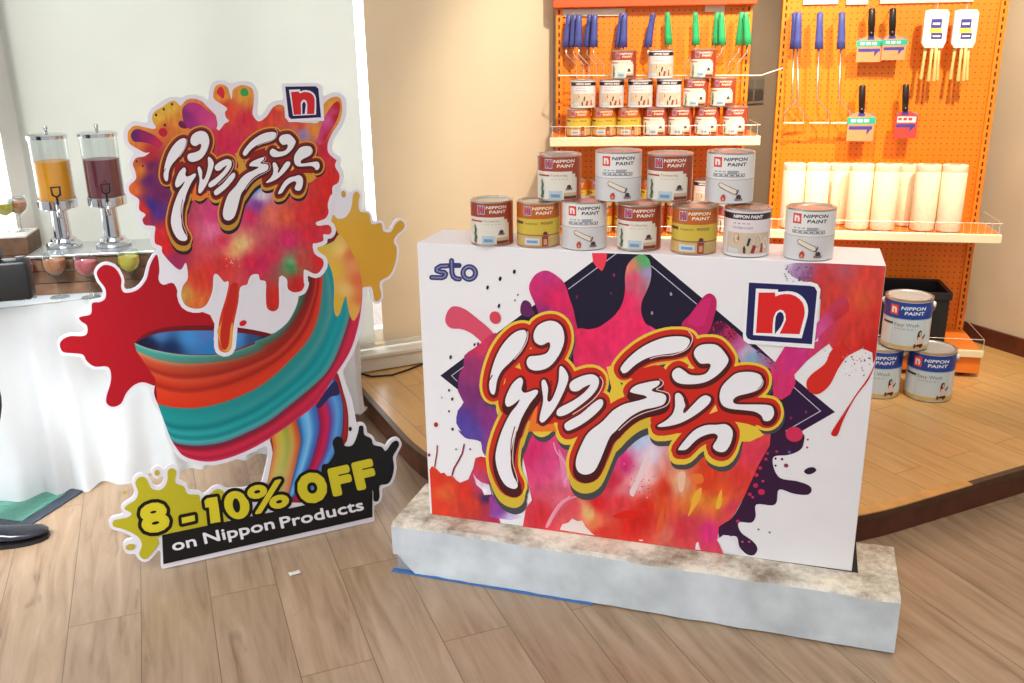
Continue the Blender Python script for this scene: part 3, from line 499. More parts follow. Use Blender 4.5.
def standee_art(pr, mp, u):               # u: metres per traced pixel
    P = lambda tag_, *xy: [mp(*v) for v in T(tag_, *xy)]
    S = lambda q, n=4: [mp(*v) for v in spline(q, n)]
    def soft(pts, anchors, warp=3, grid=3, p=3):
        f = blend(anchors, p, warp, .05); old = pr.fn
        pr.fn = lambda x, y, d: old(*mp(x, y), d); pr.poly(pts, f, grid); pr.fn = old
    def across(pts, f, grid=2.5):
        old = pr.fn; pr.fn = lambda x, y, d: old(*mp(x, y), d); pr.poly(pts, f, grid); pr.fn = old
    pr.poly(S(S_RED), (172, 14, 30)); pr.poly(P('X',205,304,250,296,292,300,292,322,262,330,215,325), (232, 226, 234))
    soft(spline(S_YEL, 3), [(340,240,(222,168,52)),(380,240,(212,162,52)),(360,280,(214,158,50)),(350,205,(216,170,70))], 0, 8)
    pr.disc(*mp(343.5, 194.2), 2.6*u, 3.8*u, (205, 158, 70))
    # rainbow leg
    pr.poly(S(S_LEG, 3), (150, 34, 40))
    def lad(*a, **k):
        old = pr.fn; pr.fn = lambda x, y, d: old(*mp(x, y), d); pr.ladder(*a, **k); pr.fn = old
    e = [T('M3',135,370,150,440,140,520,120,620,110,683), T('M3',245,262,276,400,265,480,235,600,215,683), T('M3',330,180,360,330,345,430,310,540,260,640,230,683), T('M3',370,140,415,290,410,380,390,470,340,570,290,683), T('M3',410,100,462,220,468,320,455,410,400,540,330,683), T('M3',425,90,470,190,492,290,490,400,470,440,420,560,362,683)]
    q = [(0,(196,96,44)),(.15,(226,150,60)),(.35,(196,186,60)),(.55,(150,162,50)),(.72,(206,160,60)),(.86,(206,84,44)),(1,(150,70,50))]; q2 = [(0,(216,150,100)),(.2,(214,190,120)),(.5,(196,196,130)),(.8,(214,170,110)),(1,(220,110,80))]
    lad([e[0], e[1]], q, q2, m=14); q = [(0,(36,84,150)),(.25,(90,170,230)),(.5,(128,196,244)),(.75,(60,130,204)),(1,(76,90,164))]; lad([e[1], e[2]], q, q, m=10)
    q = [(0,(104,50,124)),(.3,(186,20,60)),(.6,(208,32,80)),(1,(120,60,144))]; lad([e[2], e[3]], q, q, m=8); q = [(0,(90,90,170)),(.5,(92,164,224)),(1,(66,116,190))]; lad([e[3], e[4]], q, q, m=8)
    q = [(0,(96,30,60)),(.4,(170,40,40)),(1,(140,28,30))]; lad([e[4], e[5]], q, q, m=5)
    pr.poly(S(T('M3',350,250,430,140,452,200,410,215,370,260)), (44, 40, 90))
    # the twisted tube
    def band(pts, a, b, c, ang=0):
        xs = [p_[1] for p_ in pts]; lo, hi = min(xs), max(xs)
        def f(x, y):
            k = .5+.5*math.sin((y*.95+x*.28)*.33+ang); k2 = noise.noise(Vector((x*.012, (y+x*.35)*.16, ang)))*.5+.5
            t = .55*k+.45*k2
            return tuple(b[i]+(a[i]-b[i])*min(1, t*2) if t < .5 else b[i]*(1-(t-.5)*2)+c[i]*(t-.5)*2 for i in range(3))
        across(pts, f)
    pr.poly(S(S_TUBE, 3), (120, 20, 40))
    blue = spline(T('M1',70,96,110,74,200,50,380,44,520,55,640,70,560,100,480,130,380,146,250,144,130,120), 3)
    soft(blue, [(140,342,(14,22,50)),(160,334,(70,120,180)),(190,336,(66,140,206)),(215,350,(40,120,190)),(235,336,(70,140,210)),(255,340,(44,80,130)),(268,338,(40,24,44)),(170,350,(16,40,84)),(205,332,(80,120,190)),(230,352,(60,130,170)),(150,346,(16,26,56))], 0, 2.5)
    pr.poly(S(T('M1',64,97,120,52,230,27,400,24,540,37,655,62,640,73,520,56,380,45,200,50,110,74), 3), (112, 18, 28))
    E0 = T('M1',62,98,130,124,250,146,380,150,480,135,580,100)+T('M2',60,520,135,490,200,440,240,370,255,310,280,238)
    E1 = T('M1',70,132,150,166,260,186,380,182,500,165,600,130)+T('M2',100,540,180,488,245,400,280,330,300,240)
    Em = T('M1',150,250,260,278,400,264,520,228,640,172)+T('M2',200,545,270,455,305,370,326,290,328,225)
    E2 = T('M1',160,356,220,371,330,374,440,351,540,311,620,266)+T('M2',200,611,290,511,330,421,345,341,352,262,348,205)
    E3 = T('M1',214,502,240,526,330,536,440,521,540,481,620,441,683,396)+T('M2',340,683,400,600,440,500,465,420,470,390,465,330,440,260,380,150)
    E4 = T('M1',240,545,280,585,370,605,460,590,560,550,640,505)+T('M3',135,402,265,312,350,240,430,120)+T('M2',470,560,505,450,520,350,520,280,500,190,450,95)
    q = [(0,(140,200,190)),(.3,(64,164,156)),(1,(96,150,130))]; q2 = [(0,(70,110,90)),(.5,(60,90,70)),(1,(96,40,36))]; lad([E0, E1], q, q2, m=6)
    q = [(0,(216,140,104)),(.1,(206,92,56)),(.24,(196,60,34)),(.32,(150,40,26)),(.4,(216,78,46)),(.55,(200,52,26)),(.62,(166,36,22)),(.7,(220,64,32)),(1,(216,48,20))]; q2 = [(0,(84,40,34)),(.15,(112,20,22)),(.35,(150,24,24)),(.45,(190,52,40)),(.6,(140,24,22)),(.8,(212,46,30)),(1,(200,70,50))]
    lad([E1, Em, E2], q, q2, m=10, n=80)
    q = [(0,(84,120,110)),(.05,(20,140,140)),(.4,(24,150,150)),(.55,(14,116,122)),(.68,(44,170,170)),(.82,(18,118,122)),(.9,(64,178,178)),(1,(90,120,140))]; q2 = [(0,(110,120,110)),(.18,(30,140,146)),(.35,(96,144,144)),(.5,(14,146,156)),(.8,(10,152,162)),(1,(96,140,140))]
    lad([E2, E3], q, q2, m=20, n=80)
    q = [(0,(100,60,90)),(.2,(126,18,40)),(.45,(200,40,68)),(.6,(206,40,72)),(.8,(166,20,50)),(1,(216,64,96))]; q2 = [(0,(120,50,70)),(.3,(204,36,66)),(1,(208,44,88))]
    lad([E3, E4], q, q2, m=12, n=80)
    # yellow paint running down the tube
    soft(spline(T('M2',325,118,370,170,395,230,402,300,400,370,410,410,425,402,438,360,452,325,460,370,472,415,485,430,498,415,515,370,522,280,502,190,462,110,425,62,400,90,360,108), 3), [(320,250,(222,180,60)),(335,270,(226,182,62)),(345,290,(232,190,110)),(352,265,(228,150,90)),(358,280,(222,110,66)),(361,300,(220,120,66)),(350,255,(222,120,70)),(340,250,(236,200,110)),(338,300,(222,176,54)),(354,310,(226,170,80)),(325,242,(200,190,90))], 0, 2.5)
    # letter cloud with its own white edge
    pr.swell(mp, [spline(S_MASS, 2)], 4.2, (232, 226, 234), 0, 0, 3)
    soft(spline(S_MASS, 3), [(130,135,(232,150,48)),(135,145,(222,120,50)),(155,118,(226,176,60)),(170,108,(228,180,64)),(180,120,(226,140,48)),(165,130,(222,110,50)),(150,155,(190,40,50)),(140,170,(220,120,40)),(133,190,(226,104,44)),(150,180,(92,28,96)),(150,165,(110,30,86)),(152,205,(60,42,136)),(160,212,(84,42,130)),(160,195,(110,30,90)),(143,210,(216,44,36)),(170,225,(206,36,50)),(165,245,(214,30,36)),(175,262,(160,40,90)),(158,235,(216,40,40)),(222,92,(232,150,56)),(228,110,(226,70,50)),(244,95,(226,160,60)),(246,120,(214,40,66)),(252,95,(230,150,60)),(235,150,(206,34,80)),(225,140,(212,36,76)),(240,165,(212,34,86)),(265,125,(222,70,44)),(277,112,(214,50,50)),(280,108,(230,130,60)),(300,125,(224,84,54)),(312,130,(230,140,56)),(304,133,(150,130,190)),(325,150,(206,36,60)),(330,180,(216,40,36)),(335,195,(214,34,30)),(330,110,(230,160,60)),(340,120,(232,150,56)),(318,210,(214,40,40)),(255,190,(120,150,220)),(262,195,(226,210,220)),(257,205,(130,60,150)),(250,215,(214,40,90)),(270,215,(230,110,90)),(285,215,(224,90,60)),(300,215,(216,50,50)),(310,235,(214,40,60)),(290,240,(214,40,100)),(215,215,(212,60,120)),(212,230,(226,110,150)),(222,240,(216,60,90)),(236,250,(234,170,110)),(240,244,(236,200,130)),(250,262,(212,34,70)),(262,262,(206,32,84)),(225,265,(214,50,54)),(290,267,(60,150,86)),(291,262,(120,170,120)),(298,262,(210,60,60)),(275,255,(212,44,80)),(200,280,(214,60,40)),(195,300,(222,110,50)),(186,296,(200,150,70)),(210,275,(214,50,50)),(300,285,(206,34,34)),(275,300,(210,40,36)),(230,310,(204,50,30)),(225,345,(214,90,40)),(320,260,(206,34,40)),(210,150,(200,50,60))], 2.5, 2.5)
    pr.poly(S(T('K8',275,480,295,440,310,400,320,450,316,540,312,575,296,560)), (226, 150, 60)); pr.poly(S(T('K8',290,500,300,430,330,300,350,230,385,240,365,360,345,440,330,560,312,575,296,560)), (196, 40, 28)); 
    pr.poly(S(T('K8',345,460,356,440,350,560,330,585,300,582,320,575,338,540)), (226, 160, 70))
    soft(spline(T('K2',120,465,135,425,175,410,240,430,310,465,360,520,330,555,270,525,200,510,145,505)), [(134,136,(96,28,104)),(145,135,(150,30,90)),(160,142,(196,34,80))], 0, 3)
    soft(spline(T('K2',510,262,540,222,590,207,650,227,700,272,765,322,772,400,700,420,540,400,515,330)), [(186,115,(130,40,110)),(192,108,(190,50,130)),(205,118,(206,60,130)),(190,125,(160,40,120)),(212,125,(214,80,130)),(215,130,(222,60,110))], 0, 3)
    pr.disc(*mp(163, 132.4), 4.2*u, 4.4*u, (190, 26, 52)); pr.poly(S(T('K2',480,370,500,345,530,370,545,405,500,400)), (112, 26, 74))
    pr.poly(S(T('K2',772,130,790,92,815,95,832,135,822,180,795,160)), (216, 36, 56))
    for x, y in ((433,222),(370,260),(312,303),(378,380)): pr.disc(*mp(*T('K2', x, y)[0]), 1.1*u, 1.4*u, (60, 30, 20))
    for x, y in ((135,70),(172,100)): pr.disc(*mp(*T('K4', x, y)[0]), 1*u, 1.2*u, (90, 40, 20))
    pr.poly(S(T('K3',185,120,205,95,235,105,245,140,225,155,195,150)), (64, 156, 76))
    soft(spline(T('K3',750,500,768,400,800,310,850,230,890,192,915,215,905,290,870,370,820,450,785,500)), [(320,135,(206,70,140)),(328,120,(216,90,156)),(332,112,(206,66,120)),(337,105,(190,34,44)),(336,118,(180,24,36)),(325,138,(190,30,40)),(318,142,(214,70,130))], 0, 2.5)
    for i in range(16): pr.disc(*mp(random.gauss(232, 3.5), random.gauss(260, 4)), random.uniform(.2, .6)*u, random.uniform(.3, .8)*u, (240, 210, 190), 0, 7, True)
    pr.layer()
    lettering(pr, mp, to_standee, .54, 6, .72, (210, 152, 54), (40, 34, 36), 4.4)
    pr.disc(*mp(242.8, 323), 4*u, 3*u, (204, 26, 46), .4)
    # the plate with the letter
    pr.poly(P('K3',492,62,752,58,787,90,797,335,540,345,512,310), (236, 232, 240))
    pr.poly(P('K3',512,85,735,82,755,100,775,310,555,322,537,305), (30, 26, 76))
    pr.poly(P('K3',540,108,620,105,625,120,645,112,665,110,692,115,714,127,730,145,738,170,740,220,738,290,570,298), (240, 232, 238))
    pr.poly(P('K3',555,125,610,121,622,135,640,126,660,123,685,127,705,136,720,152,728,178,728,220,725,285,575,292), (212, 36, 44))
    pr.poly(P('K3',630,292,626,205,636,186,650,180,666,190,674,212,672,288), (240, 232, 238)); pr.poly(P('K3',638,288,636,212,650,192,664,212,655,284), (30, 26, 76))
    # splashes at the foot
    pr.poly(S(S_GREEN, 3), (186, 174, 38))
    for q in ((157,472.5,2.8,3.4),(124.8,492.3,2.3,2.3),(130.3,546.7,4.8,3.6)): pr.disc(*mp(q[0], q[1]), q[2]*u, q[3]*u, (190, 170, 60))
    pr.poly(S(S_BLACK, 3), (22, 20, 22)); pr.disc(*mp(350.1, 428.8), 1.9*u, 2.7*u, (24, 22, 24))
    pr.poly([mp(*v) for v in S_BAR], (22, 20, 22))
    a0 = mp(143.5, 534.3); a1 = mp(374.5, 475.6)
    YT = (214, 198, 44); BK = (16, 14, 14); TW = (236, 232, 238)
    ONE = T('M4',548,266,562,252,614,244,624,300,633,376,580,385,572,300,553,300)
    def ell(cx, cy, rx, ry): return [T('M4', cx+rx*math.cos(k*PI/14)+.12*ry*math.sin(k*PI/14), cy+ry*math.sin(k*PI/14))[0] for k in range(28)]
    DASH = [(181.5,517.5),(194.5,514.8),(195,520.5),(182,523.4)]
    pr.swell(mp, [ONE, ell(718,288,66,74)], 3.3, BK, 0, 0, 6); pr.swell(mp, [DASH], 3.4, BK, 0, 0, 6)
    fat_word(pr, mp, '8', (145.2,532), (168.6,527), 24.8, YT, 2.3, 3.6, BK)
    for q in (ONE, ell(718,288,66,74), DASH): pr.poly([mp(*v) for v in q], YT)
    pr.poly([mp(*v) for v in ell(716,290,19,38)], BK)
    fat_word(pr, mp, '%', (253,513.2), (289,504.5), 25.5, YT, 1.2, 3.2, BK); fat_word(pr, mp, 'O', (303,501.8), (326,497), 24, YT, 3.2, 3.2, BK)
    fat_word(pr, mp, 'F', (335,493.7), (351.5,490), 23.6, YT, 2.6, 1.4, BK); fat_word(pr, mp, 'F', (359,487.7), (375,484), 23.6, YT, 2.6, 1.4, BK)
    fat_word(pr, mp, 'on', (173.2,550.6), (196.6,545.4), 10.6, TW, .42); fat_word(pr, mp, 'Nippon', (205,543.4), (274.6,528), 10.6, TW, .42); fat_word(pr, mp, 'Products', (281.5,528), (363.8,509.3), 10.6, TW, .42)
# ------------------------------------------------------------------ the room: a along the window wall, b out into the room
TH = math.radians(25); U = Vector((math.cos(TH), math.sin(TH), 0)); V = Vector((math.sin(TH), -math.cos(TH), 0))
O = Vector((-.635, 3.993, 0))
def room(a, b, z=0): p = O + U*a + V*b; p.z = z; return p
RM = Matrix(((U.x, V.x, 0, O.x), (U.y, V.y, 0, O.y), (0, 0, 1, 0), (0, 0, 0, 1)))
def rbox(bm, a0, a1, b0, b1, z0, z1, bevel=0): return box(bm, a0, a1, b0, b1, z0, z1, bevel, RM)
WF = Frame(O, TH)                           # y into the depth, so b = -y
def wall_a(px, py, b=-.08): return WF.loc(px, py, -b)
def plank_mat(name, c1, c2, c3, width, length, ang, rough, dark):
    M = bpy.data.materials.new(name); M.use_nodes = True; nt = M.node_tree; b = nt.nodes['Principled BSDF']; N = nt.nodes.new; L = nt.links.new
    tc = N('ShaderNodeTexCoord'); mp = N('ShaderNodeMapping'); mp.inputs['Rotation'].default_value = (0, 0, ang); L(tc.outputs['Object'], mp.inputs[0])
    br = N('ShaderNodeTexBrick'); br.offset = .37; br.inputs['Scale'].default_value = 1; br.inputs['Brick Width'].default_value = length; br.inputs['Row Height'].default_value = width
    br.inputs['Mortar Size'].default_value = .0016; br.inputs['Mortar Smooth'].default_value = .3; br.inputs['Color1'].default_value = (0, 0, 0, 1); br.inputs['Color2'].default_value = (1, 1, 1, 1); br.inputs['Mortar'].default_value = (.5, .5, .5, 1)
    L(mp.outputs[0], br.inputs['Vector'])
    st = N('ShaderNodeMapping'); st.inputs['Scale'].default_value = (1.6, 16, 1); L(mp.outputs[0], st.inputs[0])
    ad = N('ShaderNodeVectorMath'); ad.operation = 'MULTIPLY_ADD'; L(br.outputs['Color'], ad.inputs[0]); ad.inputs[1].default_value = (13, 7, 5); L(st.outputs[0], ad.inputs[2])
    n1 = N('ShaderNodeTexNoise'); n1.inputs['Scale'].default_value = 1.6; n1.inputs['Detail'].default_value = 8; n1.inputs['Roughness'].default_value = .62; n1.inputs['Distortion'].default_value = .6; L(ad.outputs[0], n1.inputs['Vector'])
    r = N('ShaderNodeValToRGB'); e = r.color_ramp.elements; e[0].position = .25; e[0].color = (*lin(c3), 1); e[1].position = .72; e[1].color = (*lin(c1), 1); k = e.new(.45); k.color = (*lin(c2), 1)
    L(n1.outputs['Fac'], r.inputs[0])
    hs = N('ShaderNodeHueSaturation'); mr = N('ShaderNodeMapRange'); mr.inputs[3].default_value = .93; mr.inputs[4].default_value = 1.06; L(br.outputs['Color'], mr.inputs[0]); L(mr.outputs[0], hs.inputs['Value']); L(r.outputs[0], hs.inputs['Color'])
    s2 = N('ShaderNodeMapping'); s2.inputs['Scale'].default_value = (2.2, 9, 1); L(mp.outputs[0], s2.inputs[0])
    n2 = N('ShaderNodeTexNoise'); n2.inputs['Scale'].default_value = 1.3; n2.inputs['Detail'].default_value = 3; n2.inputs['Distortion'].default_value = 1.2; L(s2.outputs[0], n2.inputs['Vector'])
    r2 = N('ShaderNodeValToRGB'); r2.color_ramp.elements[0].position = .66; r2.color_ramp.elements[0].color = (0, 0, 0, 1); r2.color_ramp.elements[1].position = .78; r2.color_ramp.elements[1].color = (dark, dark, dark, 1); L(n2.outputs['Fac'], r2.inputs[0])
    mx = N('ShaderNodeMix'); mx.data_type = 'RGBA'; L(r2.outputs[0], mx.inputs['Factor']); L(hs.outputs[0], mx.inputs['A']); mx.inputs['B'].default_value = (*lin([v*.62 for v in c3]), 1)
    m2 = N('ShaderNodeMix'); m2.data_type = 'RGBA'; mf = N('ShaderNodeMath'); mf.operation = 'MULTIPLY'; mf.inputs[1].default_value = .6; L(br.outputs['Fac'], mf.inputs[0]); L(mf.outputs[0], m2.inputs['Factor']); L(mx.outputs['Result'], m2.inputs['A']); m2.inputs['B'].default_value = (*lin([v*.4 for v in c3]), 1)
    L(m2.outputs['Result'], b.inputs['Base Color']); b.inputs['Roughness'].default_value = rough; b.inputs['Specular IOR Level'].default_value = .5
    return M
FLOOR = plank_mat('floor_laminate', (184,157,130), (165,137,110), (132,104,80), .19, 1.25, math.radians(-111), .3, .7)
DECK = plank_mat('platform_laminate', (222,178,116), (210,164,102), (190,144,84), .13, 1.2, math.radians(-117), .32, .3)
bm = BM(); box(bm, -4.2, 4.2, -1.5, 6.5, -.06, 0); struct('floor', bm, FLOOR)
# raised platform with a rounded corner
arc = [(1.14-1.25*math.cos(t*PI/2/24), .75+1.25*math.sin(t*PI/2/24)) for t in range(25)]
foot = [(-.11, -.02)] + arc + [(2.775, 2.0), (2.775, -.02)]
PZ = .1
bm = BM(); prism(bm, foot, lambda a, b: room(a, b, .001), (0, 0, PZ-.001)); pf = struct('trim_1', bm, DECK)
WOOD = mat('dark_mahogany', (92, 44, 30), .35, 0, .25, 14); WOODL = mat('nosing_oak', (214, 160, 92), .4, 0, .12, 20); WOODD = mat('nosing_walnut', (80, 52, 34), .4, 0, .2, 20)
edge = [(-.11, .1)] + arc + [(1.6, 2.0), (2.2, 2.0), (2.77, 2.0)]
def ribbon(bm, pts, off0, off1, z0, z1):
    q = []
    for i, (a, b) in enumerate(pts):
        t = Vector(pts[min(i+1, len(pts)-1)])-Vector(pts[max(i-1, 0)]); t.normalize(); n = Vector((-t.y, t.x))
        if n.dot(Vector((-1, 1))) < 0: n = -n
        q.append([bm.verts.new(room(a+n.x*o_, b+n.y*o_, z)) for o_, z in ((off0, z0), (off1, z0), (off1, z1), (off0, z1))])
    for A, B in zip(q, q[1:]):
        for k in range(4): bm.faces.new((A[k], A[(k+1) % 4], B[(k+1) % 4], B[k]))
    bm.faces.new(q[0]); bm.faces.new(q[-1])
bm = BM(); ribbon(bm, edge, .001, .014, .001, PZ-.022); struct('trim_2', bm, WOOD)
bm = BM(); ribbon(bm, edge, .0005, .024, PZ-.022, PZ+.003); ns = struct('trim_3', bm, WOODD)
for k, (i0, i1) in enumerate(((15, 20), (21, 26))):
    bm = BM(); ribbon(bm, (arc+[(1.45, 2.0), (1.5, 2.0)])[i0:i1], -.018, .026, PZ+.001, PZ+.0055); struct('trim_%d' % (4+k), bm, WOODL)
# window wall with blinds, sill, right wall
WALL = mat('painted_wall', (212, 194, 166), .8, 0, .04, 3); WALLB = mat('back_wall_shaded', (176, 160, 138), .8, 0, .04, 3); FRAMEM = mat('window_frame_paint', (214, 210, 198), .5, 0, .03, 8)  # back wall is a darker wall tone: shadow put into its colour
B0 = -.1
pa = wall_a(368, 170).x                     # the gap between the two blinds
pl = wall_a(44, 222).x; zl = wall_a(10, 132).z; AE = wall_a(551, 100, -.06).x
bm = BM(); rbox(bm, -3.4, AE+.02, B0-.12, B0, .0, .2); struct('wall_window', bm, WALL)
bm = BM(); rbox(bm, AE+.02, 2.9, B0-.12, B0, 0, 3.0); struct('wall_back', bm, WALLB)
bm = BM(); rbox(bm, -3.4, AE+.02, B0-.12, B0, 2.75, 3.0); struct('wall_window_header', bm, WALL)
bm = BM(); rbox(bm, 2.78, 2.9, -.1, 3.6, 0, 3.0); struct('wall_right', bm, WALL)
bm = BM(); rbox(bm, 2.762, 2.779, -.1, 2.02, PZ+.001, PZ+.085, .003); struct('baseboard_right', bm, WOOD)
bm = BM(); rbox(bm, -1.95, .8, B0, .0, .105, .17, .004); rbox(bm, -1.95, .8, B0+.0, .012, .17, .188, .004); struct('window_1_sill', bm, FRAMEM)
bm = BM()
for a in (pl-.05, AE): rbox(bm, a-.03, a+.03, B0-.1, B0-.02, .2, 2.75, .004)
for a in (-.5,): rbox(bm, a-.02, a+.02, B0-.1, B0-.05, .2, 2.75, .003)
rbox(bm, pl-.02, AE-.03, B0-.1, B0-.04, .2, .26, .003); rbox(bm, pl-.02, AE-.03, B0-.1, B0-.04, 2.69, 2.75, .003); struct('window_1', bm, FRAMEM)
bm = BM()
for a in (-3.3, -2.2): rbox(bm, a-.03, a+.03, B0-.1, B0-.02, .2, 2.75, .004)
rbox(bm, -3.3, pl-.08, B0-.1, B0-.04, .2, .25, .003); struct('window_2', bm, FRAMEM)
bm = BM(); rbox(bm, pl-.095, pl, B0-.1, B0+.03, .2, 3.0, .006); struct('trim_6', bm, mat('window_pillar_paint', (212, 210, 200), .6, 0, .03, 6))
def fabric(name, col, tr):
    M = bpy.data.materials.new(name); M.use_nodes = True; nt = M.node_tree; N = nt.nodes.new; L = nt.links.new; nt.nodes.remove(nt.nodes['Principled BSDF']); out = nt.nodes['Material Output']
    tc = N('ShaderNodeTexCoord'); wv = N('ShaderNodeTexNoise'); wv.inputs['Scale'].default_value = 6; wv.inputs['Detail'].default_value = 5; L(tc.outputs['Object'], wv.inputs['Vector'])
    r = N('ShaderNodeValToRGB'); c = lin(col); r.color_ramp.elements[0].color = (*[v*.96 for v in c], 1); r.color_ramp.elements[1].color = (*[min(1, v*1.03) for v in c], 1); L(wv.outputs['Fac'], r.inputs[0])
    d = N('ShaderNodeBsdfDiffuse'); t = N('ShaderNodeBsdfTranslucent'); mx = N('ShaderNodeMixShader'); mx.inputs[0].default_value = tr; L(r.outputs[0], d.inputs[0]); L(r.outputs[0], t.inputs[0]); L(d.outputs[0], mx.inputs[1]); L(t.outputs[0], mx.inputs[2]); L(mx.outputs[0], out.inputs['Surface'])
    return M
def blind(label, a0, a1, zb, fab):
    o = room((a0+a1)/2, -.06, zb); t = thing('roller_blind', label, 'blind', o, TH); hw = (a1-a0)/2
    bm = BM(); box(bm, -hw, hw, -.001, .001, .02, 2.75-zb); obj('blind_fabric', bm, fab, t)
    bm = BM(); box(bm, -hw, hw, -.01, .01, 0, .022, .004); obj('bottom_bar', bm, FRAMEM, t); return t
BL = fabric('blind_cloth_white', (222, 223, 217), .42); BC = fabric('blind_cloth_cream', (222, 208, 184), .28)
g0 = wall_a(362.5, 150, -.06).x; g1 = wall_a(372, 150, -.06).x
blind('pale grey-white roller blind behind the drinks table, left of the bright gap', pl-.03, g0, .2, BL)
blind('cream roller blind between the bright gap and the orange display unit', g1, AE+.01, .2, BC)
blind('short blind drawn halfway over the bright window at the far left', -3.2, pl-.1, zl, BL)
# switch plates on the back wall
bw = wall_a(762, 92, -.095)
t = thing('switch_plate', 'grey double switch plate on the wall between the two orange units', 'switch', room(bw.x-.06, -.097, bw.z-.06), TH)
bm = BM(); box(bm, -.07, .07, -.008, 0, 0, .14, .003); obj('plate', bm, mat('switch_plastic', (150, 142, 130), .4), t)
for x in (-.034, .034):
    bm = BM(); box(bm, x-.028, x+.028, -.013, -.008, .02, .07, .002); obj('rocker', bm, mat('switch_rocker', (92, 88, 84), .4), t)
    bm = BM(); box(bm, x-.028, x+.028, -.013, -.008, .075, .125, .002); obj('rocker', bm, mat('switch_rocker2', (140, 134, 124), .4), t)
# ------------------------------------------------------------------ concrete plinth
BY = -.298; BO = Vector((-.260, 2.515, .165)); BXF = Frame(BO, BY); BW, BH = 1.2185, .8435
BD = .2
pyaw = -.315
fl = at(394, 571, 0); PLF = Frame((fl.x, fl.y, 0), pyaw)
CON = mat('rough_concrete', (206, 212, 216), .85, 0, .16, 9, .35)
M = CON; nt = M.node_tree; b = nt.nodes['Principled BSDF']
geo = nt.nodes.new('ShaderNodeNewGeometry'); sx = nt.nodes.new('ShaderNodeSeparateXYZ'); nt.links.new(geo.outputs['Normal'], sx.inputs[0])
mxn = nt.nodes.new('ShaderNodeMix'); mxn.data_type = 'RGBA'; nt.links.new(sx.outputs['Z'], mxn.inputs['Factor']); old = b.inputs['Base Color'].links[0].from_socket; nt.links.new(old, mxn.inputs['A'])
n3 = nt.nodes.new('ShaderNodeTexNoise'); n3.inputs['Scale'].default_value = 7; n3.inputs['Detail'].default_value = 9; n3.inputs['Roughness'].default_value = .75; r3 = nt.nodes.new('ShaderNodeValToRGB'); r3.color_ramp.elements[0].position = .36; r3.color_ramp.elements[0].color = (*lin((140, 120, 96)), 1); r3.color_ramp.elements[1].position = .58; r3.color_ramp.elements[1].color = (*lin((236, 224, 204)), 1)
tcn = nt.nodes.new('ShaderNodeTexCoord'); nt.links.new(tcn.outputs['Object'], n3.inputs['Vector']); nt.links.new(n3.outputs['Fac'], r3.inputs[0]); nt.links.new(r3.outputs[0], mxn.inputs['B']); nt.links.new(mxn.outputs['Result'], b.inputs['Base Color'])
t = thing('concrete_plinth', 'long rough concrete block on the wooden floor carrying the printed white box', 'plinth', PLF.o, pyaw)
PLW = PLF.loc(894, 655, 0).x; PD = .285
bm = BM()
def cross(x, jit):
    ch = max(0, .06-x)*.9
    return [(x, 0+jit()*.4+ch*.3, .005+ch), (x, jit()*.3, .06), (x, .0+jit()*.5, .155), (x, .012, .1645), (x, PD-.012, .1645), (x, PD, .15), (x, PD, .005)]
rng = random.Random(3); rings = []
for i in range(41):
    x = PLW*i/40; rings.append([bm.verts.new(p) for p in cross(x, lambda: rng.uniform(-.006, .006))])
for A, B in zip(rings, rings[1:]):
    for k in range(7): bm.faces.new((A[k], A[(k+1) % 7], B[(k+1) % 7], B[k]))
bm.faces.new(rings[0]); bm.faces.new(rings[-1])
ob = obj('concrete_block', bm, CON, t, angle=40)
bm = BM(); box(bm, -.006, .62, -.006, .012, 0, .004, .001); obj('protective_film', bm, mat('blue_film', (60, 110, 176), .5), t)['label'] = 'blue film under the left end'
bm = BM(); box(bm, .006, .3, .014, .25, .0005, .05, .003); obj('shaded_foot', bm, mat('shaded_concrete', (150, 150, 152), .8, 0, .1, 30), t)  # added grey block; its colour paints the concrete's shadow under the chamfer
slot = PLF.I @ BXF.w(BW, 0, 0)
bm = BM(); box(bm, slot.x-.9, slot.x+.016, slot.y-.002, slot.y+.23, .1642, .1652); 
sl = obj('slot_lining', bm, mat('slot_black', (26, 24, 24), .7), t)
# ------------------------------------------------------------------ printed box
t = thing('display_box', 'white box with colourful lettering print standing on the concrete plinth', 'display box', BO, BY)
CARD = mat('white_laminate', (238, 234, 236), .42, 0, .015, 12)
bm = BM(); box(bm, 0, BW, .0002, BD, .0008, BH, .0015); obj('box_carcass', bm, CARD, t)
def clamp(v, a, b): return max(a, min(b, v))
bfn = lambda x, y, d: (clamp(x, .001, BW-.001), -d, clamp(y, .001, BH-.001))
bmp = lambda px, py: (lambda q: (q.x, q.z))(BXF.loc(px, py, 0))
pr = Print(bfn); box_art(pr, bmp); pr.build('printed_artwork', PRINT, t)
k0 = pr.k
pr = Print(bfn); pr.k = k0; lettering(pr, bmp, lambda x, y: (x, y), 1, 3); pr.build('painted_lettering', PRINT, t); k0 = pr.k
pr = Print(bfn); pr.k = k0; n_logo(pr, bmp); pr.build('letter_logo', PRINT, t)['label'] = 'red letter n on a navy square with white border'
pr = Print(bfn); sto_logo(pr, bmp); pr.build('word_logo', PRINT, t)['label'] = 'small navy sto lettering in the top left corner'
